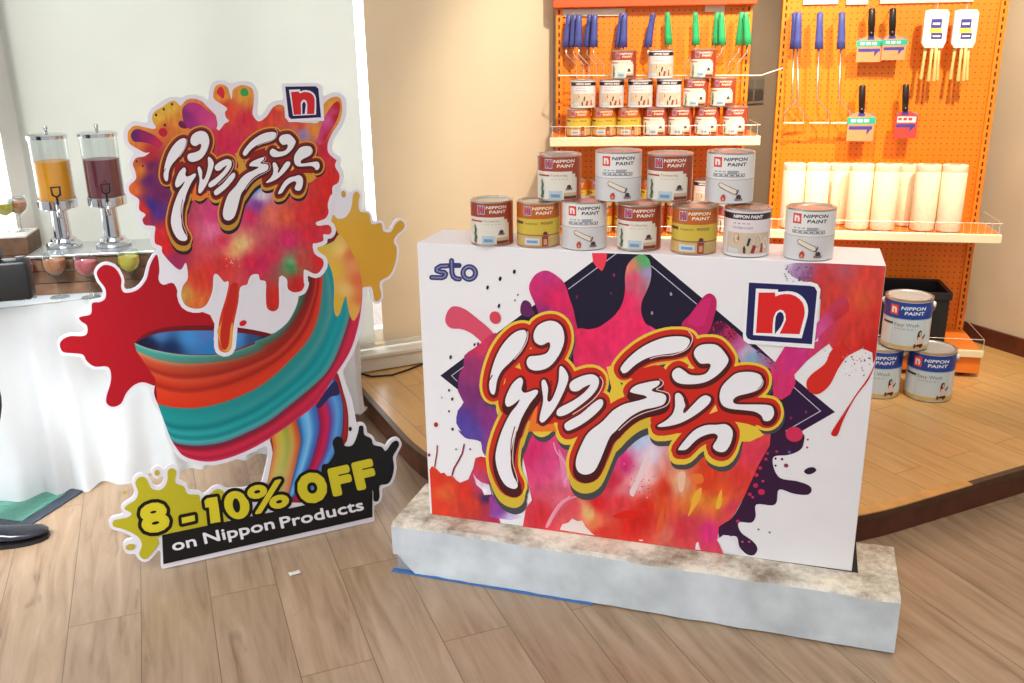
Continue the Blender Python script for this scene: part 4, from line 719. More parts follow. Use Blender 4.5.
# ------------------------------------------------------------------ cut-out standee
s0 = at(163, 571, .0); s1 = at(374, 522, .0); SY = math.atan2(s1.y-s0.y, s1.x-s0.x)
SF = Frame((s0.x, s0.y, .0), SY, math.radians(-3))
st = thing('promotional_standee', 'colourful cut-out splash standee with 8-10% OFF lettering standing on the floor', 'standee', SF.o, SY)
LM = Matrix.Rotation(math.radians(-3), 4, 'X')
smp = lambda px, py: (lambda q: (q.x, q.z))(SF.loc(px, py, 0))
sfn = lambda x, y, d: LM @ Vector((x, -d, max(.0025, y)))
FOAM = mat('white_foam_board', (232, 228, 236), .5, 0, .015, 14)
outl = [smp(*v) for v in S_OUT]
bm = BM(); prism(bm, outl, lambda x, y: LM @ Vector((x, .0002, max(.002, y))), LM.to_3x3() @ Vector((0, .012, 0))); obj('cutout_board', bm, FOAM, st)
uu = (smp(201, 300)[0]-smp(200, 300)[0])
pr = Print(sfn); standee_art(pr, smp, uu); pr.build('printed_artwork', PRINT, st)
bm = BM(); sx_ = (smp(325, 545)[0]); prism(bm, [(.03, .01), (.26, .01), (.03, .85)], lambda a, z: Vector((sx_+.05, a-.0+.0-z*.0 + .0, z)) + Vector((0, z*.052, 0)), (.008, 0, 0)); obj('back_strut', bm, FOAM, st)
# ------------------------------------------------------------------ paint tins
TIN = mat('tin_plate', (206, 204, 200), .28, .85, .05, 20)
def tin_fn(R, Hh): return lambda s, z, d: ((R+.0004+d)*math.sin(s), -(R+.0004+d)*math.cos(s), z*Hh)
def sheet(pr, s0, s1, z0, z1, col, n=None):
    n = n or max(2, int(abs(s1-s0)/.06)); pts = []; fs = []
    for i in range(n+1): s = s0+(s1-s0)*i/n; pts += [(s, z0), (s, z1)]
    for i in range(n): fs.append((2*i, 2*i+2, 2*i+3, 2*i+1))
    pr.add(pts, fs, col); pr.layer()
def two_lines(pr, col, s=-.28, z=.845, wid=1.0, dz=.1, cap=.062):
    word(pr, 'NIPPON', s, z, wid, cap, col, .03, .3, 0, 1, 1.05); word(pr, 'PAINT', s+.16, z-dz, wid*.8, cap, col, .03, .3, 0, 1, 1.05)
def smudge(pr, s, z, w_, n, col, amp=.012):     # a fine printed line too small to read
    for i in range(n):
        a = s+w_*i/n; pr.poly([(a, z), (a+w_/n*.75, z), (a+w_/n*.75, z+amp), (a, z+amp)], col) if i % 3 != 2 else None
def label_rust(pr):
    sheet(pr, -PI, PI, .02, .97, (160, 66, 40)); sheet(pr, -1.45, .6, .05, .655, (226, 218, 204)); sheet(pr, .6, .78, .05, .6, (222, 212, 196)); sheet(pr, .78, .88, .05, .52, (220, 208, 190))
    two_lines(pr, (240, 224, 210)); small_n_tin(pr, -.52, .82)
    word(pr, 'Timberlac', -.42, .55, .8, .05, (176, 120, 96), 0, 0, 0, 1); sheet(pr, -1.2, -.46, .55, .585, (176, 60, 50)); smudge(pr, -.4, .49, .8, 14, (170, 160, 150))
    badge(pr, .44, .3); sheet(pr, -.5, .12, .06, .24, (178, 196, 206)); sheet(pr, -.4, .02, .1, .17, (120, 146, 176)); sheet(pr, .2, .84, .06, .13, (112, 52, 30)); sheet(pr, .2, .84, .13, .2, (196, 170, 140))
    for i, z in enumerate((.12, .2, .28, .36, .43)): pr.disc(-.88+.04*(i % 2), z, .1-.012*i, .055, (64, 92, 70) if i % 2 else (92, 120, 84))
    sheet(pr, -.85, .1, .03, .05, (190, 180, 150))
def small_n_tin(pr, s, z, red=False):
    k = (.9, 1) ; old = pr.fn
    pr.fn = lambda a, b_, d: old(s+(a-s)*1.95, b_, d); small_n(pr, s, z, .17, 1, (200, 190, 200) if not red else (214, 60, 52), (92, 60, 108) if not red else (214, 60, 52), (206, 70, 80) if not red else (244, 220, 214)); pr.fn = old
def badge(pr, s, z, c=(70, 52, 60)):
    pr.disc(s, z+.02, .11, .05, c); sheet(pr, s-.16, s+.16, z-.045, z-.005, (104, 50, 50)); smudge(pr, s-.13, z-.032, .26, 8, (220, 200, 190))
def label_amber(pr):
    sheet(pr, -PI, PI, .02, .97, (190, 96, 34)); sheet(pr, -PI, PI, .3, .645, (208, 180, 66)); sheet(pr, -PI, PI, .04, .27, (206, 170, 104)); sheet(pr, -PI, PI, .27, .3, (150, 110, 60))
    two_lines(pr, (244, 226, 200)); small_n_tin(pr, -.52, .82); word(pr, '9000', .1, .52, .6, .06, (120, 96, 40), .01, 0, 0, 1); word(pr, 'Interior', -.62, .52, .62, .05, (120, 96, 40), 0, 0, 0, 1); sheet(pr, -1.3, -.75, .52, .58, (100, 60, 40))
    sheet(pr, -.66, .06, .07, .22, (196, 208, 216)); sheet(pr, -.56, -.04, .11, .17, (120, 150, 186)); sheet(pr, .16, .46, .04, .26, (150, 62, 44)); badge(pr, .32, .3, (112, 46, 50)); sheet(pr, .24, .4, .07, .2, (206, 150, 120)); sheet(pr, .5, 1.0, .06, .22, (190, 160, 110))
def label_white(pr):
    sheet(pr, -PI, PI, .02, .97, (230, 226, 222)); sheet(pr, -PI, PI, .03, .48, (212, 208, 208)); sheet(pr, -PI, PI, .475, .485, (150, 148, 150))
    two_lines(pr, (40, 40, 70)); small_n_tin(pr, -.55, .82, True)
    smudge(pr, -.66, .63, 1.1, 18, (110, 110, 120), .02); sheet(pr, -.72, .62, .535, .6, (92, 94, 106)); sheet(pr, -.69, .59, .545, .59, (214, 212, 212)); smudge(pr, -.66, .555, 1.2, 16, (60, 60, 76), .022); sheet(pr, -.1, .3, .6, .66, (160, 162, 172))
    q = [(-.46, .39), (-.38, .43), (.3, .29), (.34, .21), (.24, .19), (-.42, .335)]; pr.poly(q, (120, 104, 86)); pr.poly([(-.43, .385), (-.37, .418), (.28, .28), (.3, .225), (.22, .205), (-.4, .35)], (228, 216, 196)); pr.poly([(.27, .19), (.33, .19), (.4, .27), (.36, .3)], (96, 84, 76))
    badge(pr, .4, .12); pr.poly([(-.3, .06), (-.16, .06), (-.12, .13), (-.18, .2), (-.28, .18), (-.34, .12)], (182, 62, 52)); pr.disc(-.23, .1, .04, .03, (228, 150, 120))
def label_band(pr):
    sheet(pr, -PI, PI, .02, .97, (228, 216, 218)); sheet(pr, -PI, PI, .79, .92, (44, 34, 36)); word(pr, 'NIPPON PAINT', -.62, .822, 1.3, .062, (232, 222, 222), .045, .2, 0, 1)
    smudge(pr, -.6, .7, .8, 12, (160, 130, 140), .025); word(pr, 'Undercoat', -.64, .6, .9, .06, (150, 120, 130), 0, 0, 0, 1)
    sheet(pr, -.9, 1.1, .08, .52, (206, 186, 160)); 
    for cx, cz, r, c in ((-.42, .4, .13, (176, 112, 62)), (-.42, .4, .085, (222, 204, 180)), (-.34, .4, .05, (150, 92, 60)), (.5, .33, .2, (222, 206, 190)), (.5, .33, .15, (196, 172, 156)), (.9, .3, .14, (226, 214, 200))): pr.disc(cx, cz, r, r*.85, c)
    for q, c in (([(-.1, .09), (.0, .09), (.0, .2), (-.07, .26), (-.12, .2)], (70, 56, 44)), ([(.02, .26), (.1, .42), (.2, .4), (.12, .24)], (44, 40, 60)), ([(.2, .1), (.3, .28), (.44, .24), (.36, .09)], (150, 48, 56)), ([(.62, .1), (.66, .3), (.76, .3), (.78, .1)], (172, 66, 60)), ([(-.8, .1), (-.3, .1), (-.3, .18), (-.8, .2)], (196, 206, 214))): pr.poly(q, c)
def label_blue(pr):
    sheet(pr, -PI, PI, .03, .95, (206, 216, 222)); sheet(pr, -PI, PI, .62, .94, (24, 62, 150)); sheet(pr, -PI, PI, .6, .62, (150, 180, 210)); sheet(pr, -PI, PI, .03, .1, (196, 170, 110)); sheet(pr, -.55, 1.0, .1, .6, (190, 206, 216))
    two_lines(pr, (214, 224, 240), -.2, .8, 1.05, .095, .06); small_n_tin(pr, -.5, .78, True)
    word(pr, 'Easy Wash', -.42, .475, 1.05, .066, (92, 104, 114), 0, 0, 0, 1); sheet(pr, -1.1, -.5, .49, .535, (44, 50, 60)); smudge(pr, -.4, .415, .9, 16, (120, 136, 146), .014)
    # the little photo print of a woman holding a child
    pr.disc(.72, .35, .075, .06, (40, 26, 24)); pr.disc(.66, .3, .06, .1, (44, 28, 26)); pr.disc(.73, .34, .045, .038, (222, 176, 150)); pr.poly([(.64, .28), (.84, .28), (.9, .18), (.86, .13), (.62, .13)], (220, 190, 178)); pr.poly([(.84, .27), (1.0, .33), (1.0, .29), (.86, .22)], (60, 44, 46)); pr.poly([(.6, .13), (.9, .14), (.92, .09), (.58, .09)], (48, 30, 34)); pr.disc(.52, .1, .06, .045, (120, 50, 44)); pr.disc(.8, .1, .08, .04, (60, 36, 36))
LABELS = dict(rust=label_rust, amber=label_amber, white=label_white, band=label_band, blue=label_blue)
def make_tin(kind, R, Hh, loc, rz, label, group):
    t = thing('paint_tin', label, 'paint tin', loc, rz, group)
    bm = BM(); lathe(bm, [(0, .001), (R-.004, .001), (R-.002, .0), (R+.0008, .002), (R+.0008, .0035), (R, .005), (R, Hh-.006), (R+.001, Hh-.0045), (R+.001, Hh-.001), (R-.001, Hh), (R-.006, Hh-.001), (R-.007, Hh-.005), (0, Hh-.005)], 48); obj('tin_body', bm, TIN, t, angle=40)
    bm = BM(); lathe(bm, [(R-.0075, Hh-.0052), (R-.009, Hh-.0015), (R-.012, Hh-.0015), (R-.014, Hh-.004), (R*.5, Hh-.0035), (0, Hh-.003)], 48, cap=False); obj('lid', bm, TIN if kind != 'blue' else mat('pail_lid', (196, 196, 196), .35, .3), t, angle=40)
    pr = Print(tin_fn(R, Hh), .00004, .06); LABELS[kind](pr); pr.build('printed_label', INK, t)
    if kind == 'blue':
        for s in (-1, 1):
            bm = BM(); lathe(bm, [(0, 0), (.013, 0), (.013, .004), (.008, .009), (0, .009)], 16)
            for v in bm.verts: v.co = Vector((s*(R+.0012+v.co.z), v.co.x, Hh*.86+v.co.y))
            obj('handle_lug', bm, mat('lug_plastic', (232, 232, 230), .4), t, angle=40)
        bm = BM(); tube(bm, [(math.cos(a)*(R+.009), math.sin(a)*(R+.006)*.9, Hh*.86-.09*abs(math.sin(a))) for a in [PI*i/20 for i in range(21)]], .002, 6); obj('wire_handle', bm, TIN, t)
    return t
PROTO = {}
def tin(kind, R, Hh, loc, rz, label, group):
    k = (kind, R)
    if k in PROTO: return dup(PROTO[k], loc, rz, label, group=group)
    PROTO[k] = make_tin(kind, R, Hh, loc, rz, label, group); return PROTO[k]
TR, THt = .0575, .121
KN = dict(rust='rust-brown and cream', amber='amber and yellow', white='pale grey-white', band='black-banded white')
ZT = BO.z + BH + .0012
ORD = ['leftmost', 'second from left', 'third from left', 'fourth from left', 'fifth from left', 'sixth from left', 'rightmost']
def face(p, extra=0): return math.atan2(p.y, p.x)-PI/2 + extra
for i, (xl, xr, yb, kind) in enumerate(((472,513,246.5,'rust'),(517,560,248,'amber'),(562,606,250.5,'white'),(617,660,251.5,'rust'),(671,715,255,'amber'),(721,769,257.5,'band'),(782,832,261,'white'))):
    p = at((xl+xr)/2, yb, ZT); d = Vector((p.x, p.y, 0)).normalized(); k = (xr-xl)/918.2*(p-EYE).length/2
    R = TR if kind != 'white' else .0595; p = p + d*(R*.96)
    tin(kind, R, THt*(1.05 if kind == 'white' else 1), p, face(p), '%s tin, %s of the lower row on the box' % (KN[kind], ORD[i]), 'paint tins in the lower row on the box')
ZU = ZT + THt*1.05 + .002
for i, (xl, xr, yb, kind) in enumerate(((538,581,201,'rust'),(595.5,640,203.5,'white'),(645.5,692,204,'rust'),(704.5,752,205.5,'white'))):
    p = at((xl+xr)/2, yb, ZU-.004); d = Vector((p.x, p.y, 0)).normalized(); R = TR if kind != 'white' else .0595; p = p + d*(R*.96); p.z = ZT + (THt*1.05 if i else THt) + .0015
    tin(kind, R, THt*(1.05 if kind == 'white' else 1), p, face(p), '%s tin, %s of the upper row on the box' % (KN[kind], ['leftmost', 'second from left', 'third from left', 'rightmost'][i]), 'paint tins in the upper row above the box')
# pails on the platform
PR_, PH_ = .0915, .214
def on_deck(px, py): p = at(px, py, PZ); d = Vector((p.x, p.y, 0)).normalized(); p = p + d*PR_; p.z = PZ+.002; return p
pr_, pl_ = on_deck(926, 402.5), on_deck(874.5, 399); pt_ = pl_.lerp(pr_, .44); pt_.z = PZ+.004+PH_
for p, lab in ((pr_, 'blue and white paint pail on the platform, right of the pair standing on the floor'), (pl_, 'blue and white paint pail half hidden behind the printed box'), (pt_, 'blue and white paint pail stacked on top of two others')):
    tin('blue', PR_, PH_, p, face(p, -.08), lab, 'blue and white paint pails')
# ------------------------------------------------------------------ orange display units
def peg_mat(name, col, pitch=.0254, r=.0033, hole=(150, 70, 10)):
    M = bpy.data.materials.new(name); M.use_nodes = True; nt = M.node_tree; b = nt.nodes['Principled BSDF']; N = nt.nodes.new; L = nt.links.new
    tc = N('ShaderNodeTexCoord'); v = N('ShaderNodeVectorMath'); v.operation = 'MULTIPLY'; v.inputs[1].default_value = (1/pitch, 0, 1/pitch); L(tc.outputs['Object'], v.inputs[0])
    f = N('ShaderNodeVectorMath'); f.operation = 'FRACTION'; L(v.outputs[0], f.inputs[0]); s = N('ShaderNodeVectorMath'); s.operation = 'SUBTRACT'; s.inputs[1].default_value = (.5, 0, .5); L(f.outputs[0], s.inputs[0])
    ln = N('ShaderNodeVectorMath'); ln.operation = 'LENGTH'; L(s.outputs[0], ln.inputs[0]); lt = N('ShaderNodeMath'); lt.operation = 'LESS_THAN'; lt.inputs[1].default_value = r/pitch; L(ln.outputs['Value'], lt.inputs[0])
    n = N('ShaderNodeTexNoise'); n.inputs['Scale'].default_value = 9; L(tc.outputs['Object'], n.inputs['Vector']); rr = N('ShaderNodeValToRGB'); c = lin(col); rr.color_ramp.elements[0].color = (*[q*.95 for q in c], 1); rr.color_ramp.elements[1].color = (*[min(1, q*1.04) for q in c], 1); L(n.outputs['Fac'], rr.inputs[0])
    mx = N('ShaderNodeMix'); mx.data_type = 'RGBA'; L(lt.outputs[0], mx.inputs['Factor']); L(rr.outputs[0], mx.inputs['A']); mx.inputs['B'].default_value = (*lin(hole), 1); L(mx.outputs['Result'], b.inputs['Base Color']); b.inputs['Roughness'].default_value = .45
    return M
PEG = peg_mat('orange_pegboard', (246, 130, 12)); POST = mat('orange_upright', (246, 134, 18), .4, 0, .04, 20); SLOT = mat('upright_slot', (70, 34, 14), .7)
SHELF = mat('shelf_lip', (240, 222, 184), .4, 0, .03, 12); SHELFO = mat('shelf_orange', (236, 128, 40), .4, 0, .04, 12); CHROME = mat('chrome_wire', (224, 222, 216), .2, .9, .02, 30); CHR2 = mat('white_wire', (236, 228, 214), .35, .2, .02, 30)
RAILW = mat('price_rail', (232, 220, 196), .4, 0, .02, 20); REDH = mat('header_red', (236, 84, 30), .45, 0, .04, 10)
def unit(label, o, yaw, wdt, shelves, base, header):
    t = thing('display_unit', label, 'display unit', o, yaw)
    bm = BM(); box(bm, .03, wdt-.03, 0, .02, .02, 2.05); obj('pegboard', bm, PEG, t)
    for x0 in (0, wdt-.032):
        bm = BM(); box(bm, x0, x0+.032, -.012, .04, 0, 2.08, .002); u = obj('upright', bm, POST, t)
        bm = BM(); z = .05
        while z < 2.05: box(bm, x0+.012, x0+.019, -.0128, -.011, z, z+.019); z += .032
        obj('slots', bm, SLOT, u)
    for z, over in shelves:
        bm = BM(); box(bm, -over, wdt+over, -.318, -.014, z-.02, z, .002); s = obj('shelf', bm, SHELFO, t)
        bm = BM(); box(bm, -over-.002, wdt+over+.002, -.332, -.318, z-.034, z+.003, .003); obj('price_lip', bm, SHELF, s)
        bm = BM(); x = -over+.01
        for zz in (z+.05, z+.003): tube(bm, [(-over, -.03, zz), (-over, -.322, zz), (wdt+over, -.322, zz), (wdt+over, -.03, zz)], .0013, 5)
        while x < wdt+over: tube(bm, [(x, -.322, z+.003), (x, -.322, z+.05)], .0009, 4); x += .028
        obj('wire_guard', bm, CHR2, s)
    if base:
        bm = BM(); box(bm, .0, wdt, -.34, -.014, .02, .125, .003); d = obj('base_deck', bm, SHELFO, t)
        bm = BM(); box(bm, -.004, wdt+.004, -.356, -.34, .098, .13, .003); obj('price_lip', bm, SHELF, d)
        bm = BM(); tube(bm, [(-.0, -.03, .18), (-.0, -.35, .18), (wdt, -.35, .18), (wdt, -.03, .18)], .0015, 5); tube(bm, [(wdt, -.35, .1), (wdt, -.35, .18)], .0015, 5); tube(bm, [(0, -.35, .1), (0, -.35, .18)], .0015, 5); obj('wire_guard', bm, CHR2, d)
        for x in (.06, wdt-.06):
            bm = BM(); lathe(bm, [(0, 0), (.018, 0), (.018, .006), (.008, .008), (.008, .02), (0, .02)], 14, (x, -.28, 0)); obj('foot', bm, SLOT, t)
    if header:
        bm = BM(); box(bm, -.01, wdt+.01, -.06, -.013, header, header+.3, .004); obj('header_panel', bm, REDH, t)
    return t
# left unit
LO = Vector((.22, 4.37, PZ)); LY = math.radians(-5); LFm = Frame(LO, LY); LW = .866
lz = LFm.loc(650, 138, -.33).z; lz2 = LFm.loc(700, 238, -.33).z; hz = LFm.loc(660, 6, -.05).z
lu = unit('left orange pegboard display unit with shelves of paint tins and mini rollers', LO, LY, LW, [(lz, .012), (lz2, .012)], True, hz)
# right unit
RO = Vector((1.22, 4.311, PZ)); RY = math.radians(-12); RFm = Frame(RO, RY); RW = .92
rz_ = RFm.loc(880, 233, -.33).z
ru = unit('right orange pegboard display unit with hanging tools and roller covers', RO, RY, RW, [(rz_, .012)], True, None)
for (x0, x1, y), nm in (((558, 625, 14), 0), ((705, 725, 9), 1)):
    a = LFm.loc(x0, y, -.004); b_ = LFm.loc(x1, y, -.004); bm = BM(); box(bm, a.x, b_.x, -.01, -.001, a.z-.012, a.z+.02, .001); obj('price_strip', bm, RAILW, lu)
for x0, x1, y in ((803, 838, 2), (846, 868, 2), (880, 973, 1)):
    a = RFm.loc(x0, y, -.004); b_ = RFm.loc(x1, y, -.004); bm = BM(); box(bm, a.x, b_.x, -.01, -.001, a.z-.012, a.z+.02, .001); obj('price_strip', bm, RAILW, ru)
# wire arms across the left unit
pa_ = LFm.loc(557, 76, -.2); pb_ = LFm.loc(752, 76, -.2)
bm = BM(); tube(bm, [(.016, -.012, pa_.z), (.016, -.145, pa_.z), (LW+.03, -.145, pb_.z), (LW+.12, -.15, pb_.z+.03)], .003, 6); obj('hanging_rail', bm, CHR2, lu)
# tins on the left unit
def shelf_tins(row, y, z, lst, names, grp, R=.0545, Hh=.126):
    for i, (px, kind) in enumerate(lst):
        q = LFm.loc(px, 100, y); p = LFm.w(q.x, y, 0); p.z = z
        tin(kind, R, Hh, p, face(p), '%s tin, %s, %s' % (KN[kind], names[i], row), grp)
SR, SH = .0525, .118
z0 = PZ + lz + .0035
shelf_tins('bottom row, upper shelf', -.22, z0, [(579,'amber'),(604.5,'amber'),(629.5,'amber'),(656,'rust'),(681,'rust'),(708,'rust'),(736,'rust')], ORD, 'bottom row of tins on the upper shelf', SR, SH)
N6 = ['leftmost', 'second from left', 'third from left', 'fourth from left', 'fifth from left', 'rightmost']
shelf_tins('middle row, upper shelf', -.22, z0+SH+.001, [(583,'band'),(611.5,'band'),(640,'band'),(668.5,'band'),(695.5,'rust'),(722.5,'rust')], N6, 'middle row of tins on the upper shelf', SR, SH)
shelf_tins('top row, upper shelf', -.22, z0+2*SH+.002, [(623,'rust'),(659.5,'band'),(701.5,'rust')], ['leftmost', 'middle one', 'rightmost'], 'top row of tins on the upper shelf', SR, SH)
z1 = PZ + lz2 + .0035
lowk = ['amber', 'amber', 'amber', 'rust', 'amber', 'band', 'rust']
for r_, nm in ((0, 'bottom'), (1, 'upper')):
    shelf_tins('%s row, lower shelf' % nm, -.2, z1+r_*(SH+.001), [(px, (lowk if r_ == 0 else ['amber', 'amber', 'amber', 'amber', 'amber', 'band', 'band'])[i]) for i, px in enumerate((576, 602, 629, 656, 683, 710, 737))], ORD, '%s row of tins on the lower shelf' % nm, SR, SH)
# hanging mini roller frames: handle and cranked wire
BLUEH = mat('blue_grip', (70, 78, 150), .4, 0, .08, 30); GREENH = mat('green_grip', (44, 170, 104), .4, 0, .08, 30); BLACKH = mat('black_grip', (34, 28, 24), .3, 0, .1, 30); YELH = mat('yellow_handle', (232, 206, 128), .45, 0, .06, 30)
def hook(par, x, z, ln):
    bm = BM(); tube(bm, [(x, 0, z), (x, -ln, z), (x, -ln-.006, z+.01)], .002, 6); obj('hook', bm, CHROME, par)
def mini_roller(Fm, par, px, py0, py1, y, gm, label, grp, side, tilt, bend):
    a = Fm.loc(px, py0, y); b_ = Fm.loc(px, py1, y); L_ = a.z-b_.z
    t = thing('mini_paint_roller', label, 'paint roller', Fm.w(a.x, y, a.z), Fm.yaw, grp)
    bm = BM(); tube(bm, [(0, 0, .0), (0, 0, -.006), (tilt*.3, 0, -L_*.3), (tilt*.75, 0, -L_*.72), (tilt, 0, -L_)], [.008, .012, .0135, .016, .0185], 10)
    for v in bm.verts: v.co.y *= .7
    obj('handle', bm, gm, t, True)
    bm = BM(); tube(bm, [(tilt, 0, -L_+.001), (tilt, 0, -L_-.03), (tilt+side*.045*bend, -.005, -L_-.075), (tilt+side*.05*bend, -.006, -L_-.15), (tilt+side*.0*bend, -.006, -L_-.152)], .0026, 6); obj('wire_frame', bm, CHROME, t, True)
    return t
GRB = 'blue-handled mini rollers on the left unit'; GRG = 'green-handled mini rollers on the left unit'
for px, y, tl, lab in ((569, -.05, -.012, 'behind and left in the leftmost cluster'), (574.5, -.08, -.004, 'frontmost in the leftmost cluster'), (579, -.11, .0, 'right in the leftmost cluster'), (590, -.06, -.012, 'left of the second pair'), (595, -.1, -.004, 'right of the second pair'), (622, -.07, -.012, 'left of the pair above the first top-row tin'), (625, -.1, -.004, 'right of the pair above the first top-row tin'), (653, -.08, -.018, 'alone beside the green ones')):
    mini_roller(LFm, lu, px, 14.5 if px < 620 else 13, 47, y, BLUEH, 'blue-handled mini roller frame, ' + lab, GRB, 1, tl, 1)
for px, y, tl, lab in ((667.5, -.08, .01, 'leftmost, next to the lone blue one'), (695.5, -.08, .008, 'second, above the right top-row tin'), (717.5, -.06, .0, 'left of the third pair'), (721.5, -.1, .01, 'right of the third pair'), (742, -.06, -.004, 'left of the rightmost pair'), (746, -.1, .016, 'right of the rightmost pair')):
    mini_roller(LFm, lu, px, 12, 45, y, GREENH, 'green-handled mini roller frame, ' + lab, GRG, -1, tl, .9)
for px in (574, 592, 623, 653, 667, 696, 720, 744):
    q = LFm.loc(px, 15, -.1); hook(lu, q.x, q.z, .125)
# long roller frames on the right unit
for px, y, lab, dr in ((795, -.05, 'behind the leftmost one', 1), (798.5, -.09, 'leftmost, in front of another', -1), (820, -.08, 'middle of the three', 1), (842, -.08, 'right of the three, beside the scrapers', 1)):
    a = RFm.loc(px, 12, y); P_ = lambda dx, py: (lambda q: (q.x-a.x, 0, q.z-a.z))(RFm.loc(px+dx, py, y))
    t = thing('long_paint_roller', 'long wire paint roller frame with blue handle, ' + lab, 'paint roller', RFm.w(a.x, y, a.z), RY, 'blue-handled roller frames on the right unit')
    bm = BM(); tube(bm, [P_(0, 12), P_(0, 13.5), P_(-.3, 25), P_(-.8, 40), P_(-1.2, 49)], [.009, .0135, .0145, .017, .019], 10)
    for v in bm.verts: v.co.y *= .7
    obj('handle', bm, BLUEH, t, True)
    bm = BM(); tube(bm, [P_(-1.2, 48.5), P_(-3 if dr > 0 else 0, 99), P_(8*dr, 112) if dr > 0 else P_(-14, 112), P_(9*dr, 123) if dr > 0 else P_(-15, 123)], .0032, 6); obj('wire_frame', bm, CHROME, t, True)
    e = P_(9, 123) if dr > 0 else P_(-15, 123)
    bm = BM(); tube(bm, [e, (e[0]+(-.085 if dr > 0 else .075), 0, e[2]-.001)], .0045, 8); obj('roller_arm', bm, RAILW, t, True)
    hook(ru, a.x, a.z-.004, -y+.02)
# scrapers on cards
CARDO = mat('orange_card', (240, 150, 100), .4, 0, .04, 30); CARDR = mat('red_card', (226, 70, 62), .4, 0, .04, 30); TEAL = mat('teal_band', (40, 176, 150), .4); WHT = mat('white_card', (236, 232, 228), .4, 0, .02, 30); PURP = mat('purple_print', (70, 66, 150), .4); STEEL = mat('steel_blade', (200, 200, 200), .25, .9)
def scraper(px0, px1, ph, py0, py1, pyc, y, cm, label, band=True):
    a = RFm.loc(ph, py0, y); L_ = lambda px, py: RFm.loc(px, py, y)
    t = thing('putty_knife', label, 'putty knife', RFm.w(a.x, y, a.z), RY, 'scrapers on cards hanging on the right unit'); q = lambda px, py: (L_(px, py).x-a.x, L_(px, py).z-a.z)
    h1 = q(ph-1, py1); bm = BM(); tube(bm, [(0, 0, .0), (.0005, 0, -.006), (h1[0]*.5, 0, h1[1]*.45), (h1[0], 0, h1[1])], [.009, .014, .015, .0125], 10)
    for v in bm.verts: v.co.y *= .75
    obj('handle', bm, BLACKH, t, True)
    bm = BM(); lathe(bm, [(0, 0), (.003, 0), (.003, .002), (0, .002)], 10)
    for v in bm.verts: v.co = Vector((v.co.x+h1[0]*.8, -.0105-v.co.z, v.co.y+h1[1]*.85))
    obj('rivet', bm, CHROME, t)
    x0 = q(px0, pyc)[0]; x1 = q(px1, pyc)[0]; zb = q(ph, pyc)[1]; zt = h1[1]+.004
    bm = BM(); box(bm, x0+.004, x1-.004, -.001, .001, zb+.01, zt-.006); box(bm, h1[0]-.014, h1[0]+.014, -.002, .002, zt-.012, zt+.012); obj('blade', bm, STEEL, t)
    bm = BM(); prism(bm, [(x0, zb), (x1, zb), (x1, zt-.02), (h1[0]+.018, zt), (h1[0]-.018, zt), (x0, zt-.02)], lambda u_, z: Vector((u_, -.003, z)), (0, -.002, 0)); c = obj('card_sleeve', bm, cm, t)
    bm = BM(); hgt = zt-zb
    if band: box(bm, x0-.004, x1+.004, -.0062, -.0051, zb+hgt*.6, zb+hgt*.82); obj('printed_band', bm, TEAL, c)
    else: box(bm, x0+.008, x1-.008, -.0062, -.0051, zb+hgt*.58, zb+hgt*.8); obj('printed_band', bm, WHT, c)
    bm = BM(); box(bm, x0+.006, x1-.008, -.0062, -.0051, zb+hgt*.4, zb+hgt*.52); prism(bm, [(x1-.03, zb+hgt*.4), (x1-.012, zb+hgt*.44), (x1-.03, zb+hgt*.2)], lambda u_, z: Vector((u_, -.0051, z)), (0, -.001, 0)); obj('printed_mark', bm, PURP, c)
    bm = BM(); box(bm, h1[0]-.014, h1[0]+.014, -.0066, -.0051, zb+hgt*.86, zb+hgt*.97); obj('printed_name', bm, PURP, c)
    bm = BM(); n_ = 3
    for k in range(n_): box(bm, x0+.012+k*(x1-x0-.03)/n_, x0+.006+(k+1)*(x1-x0-.03)/n_, -.0068, -.0055, zb+hgt*.66, zb+hgt*.76)
    obj('printed_letters', bm, WHT if band else CARDR, c); hook(ru, a.x, a.z-.006, -y+.016)
scraper(855.5, 880.5, 872, 8, 37, 62, -.07, CARDO, 'black-handled scraper on an orange and teal card, upper left of the four')
scraper(880.8, 904.5, 893, 8, 36, 60, -.08, CARDO, 'black-handled scraper on an orange and teal card, upper right of the four')
scraper(846, 872.5, 862.5, 85, 113, 141, -.08, CARDO, 'black-handled scraper on an orange and teal card, lower left beside the roller frames')
scraper(893, 915.5, 906, 84, 112, 138, -.08, CARDR, 'black-handled scraper on a red card below the brush packs', False)
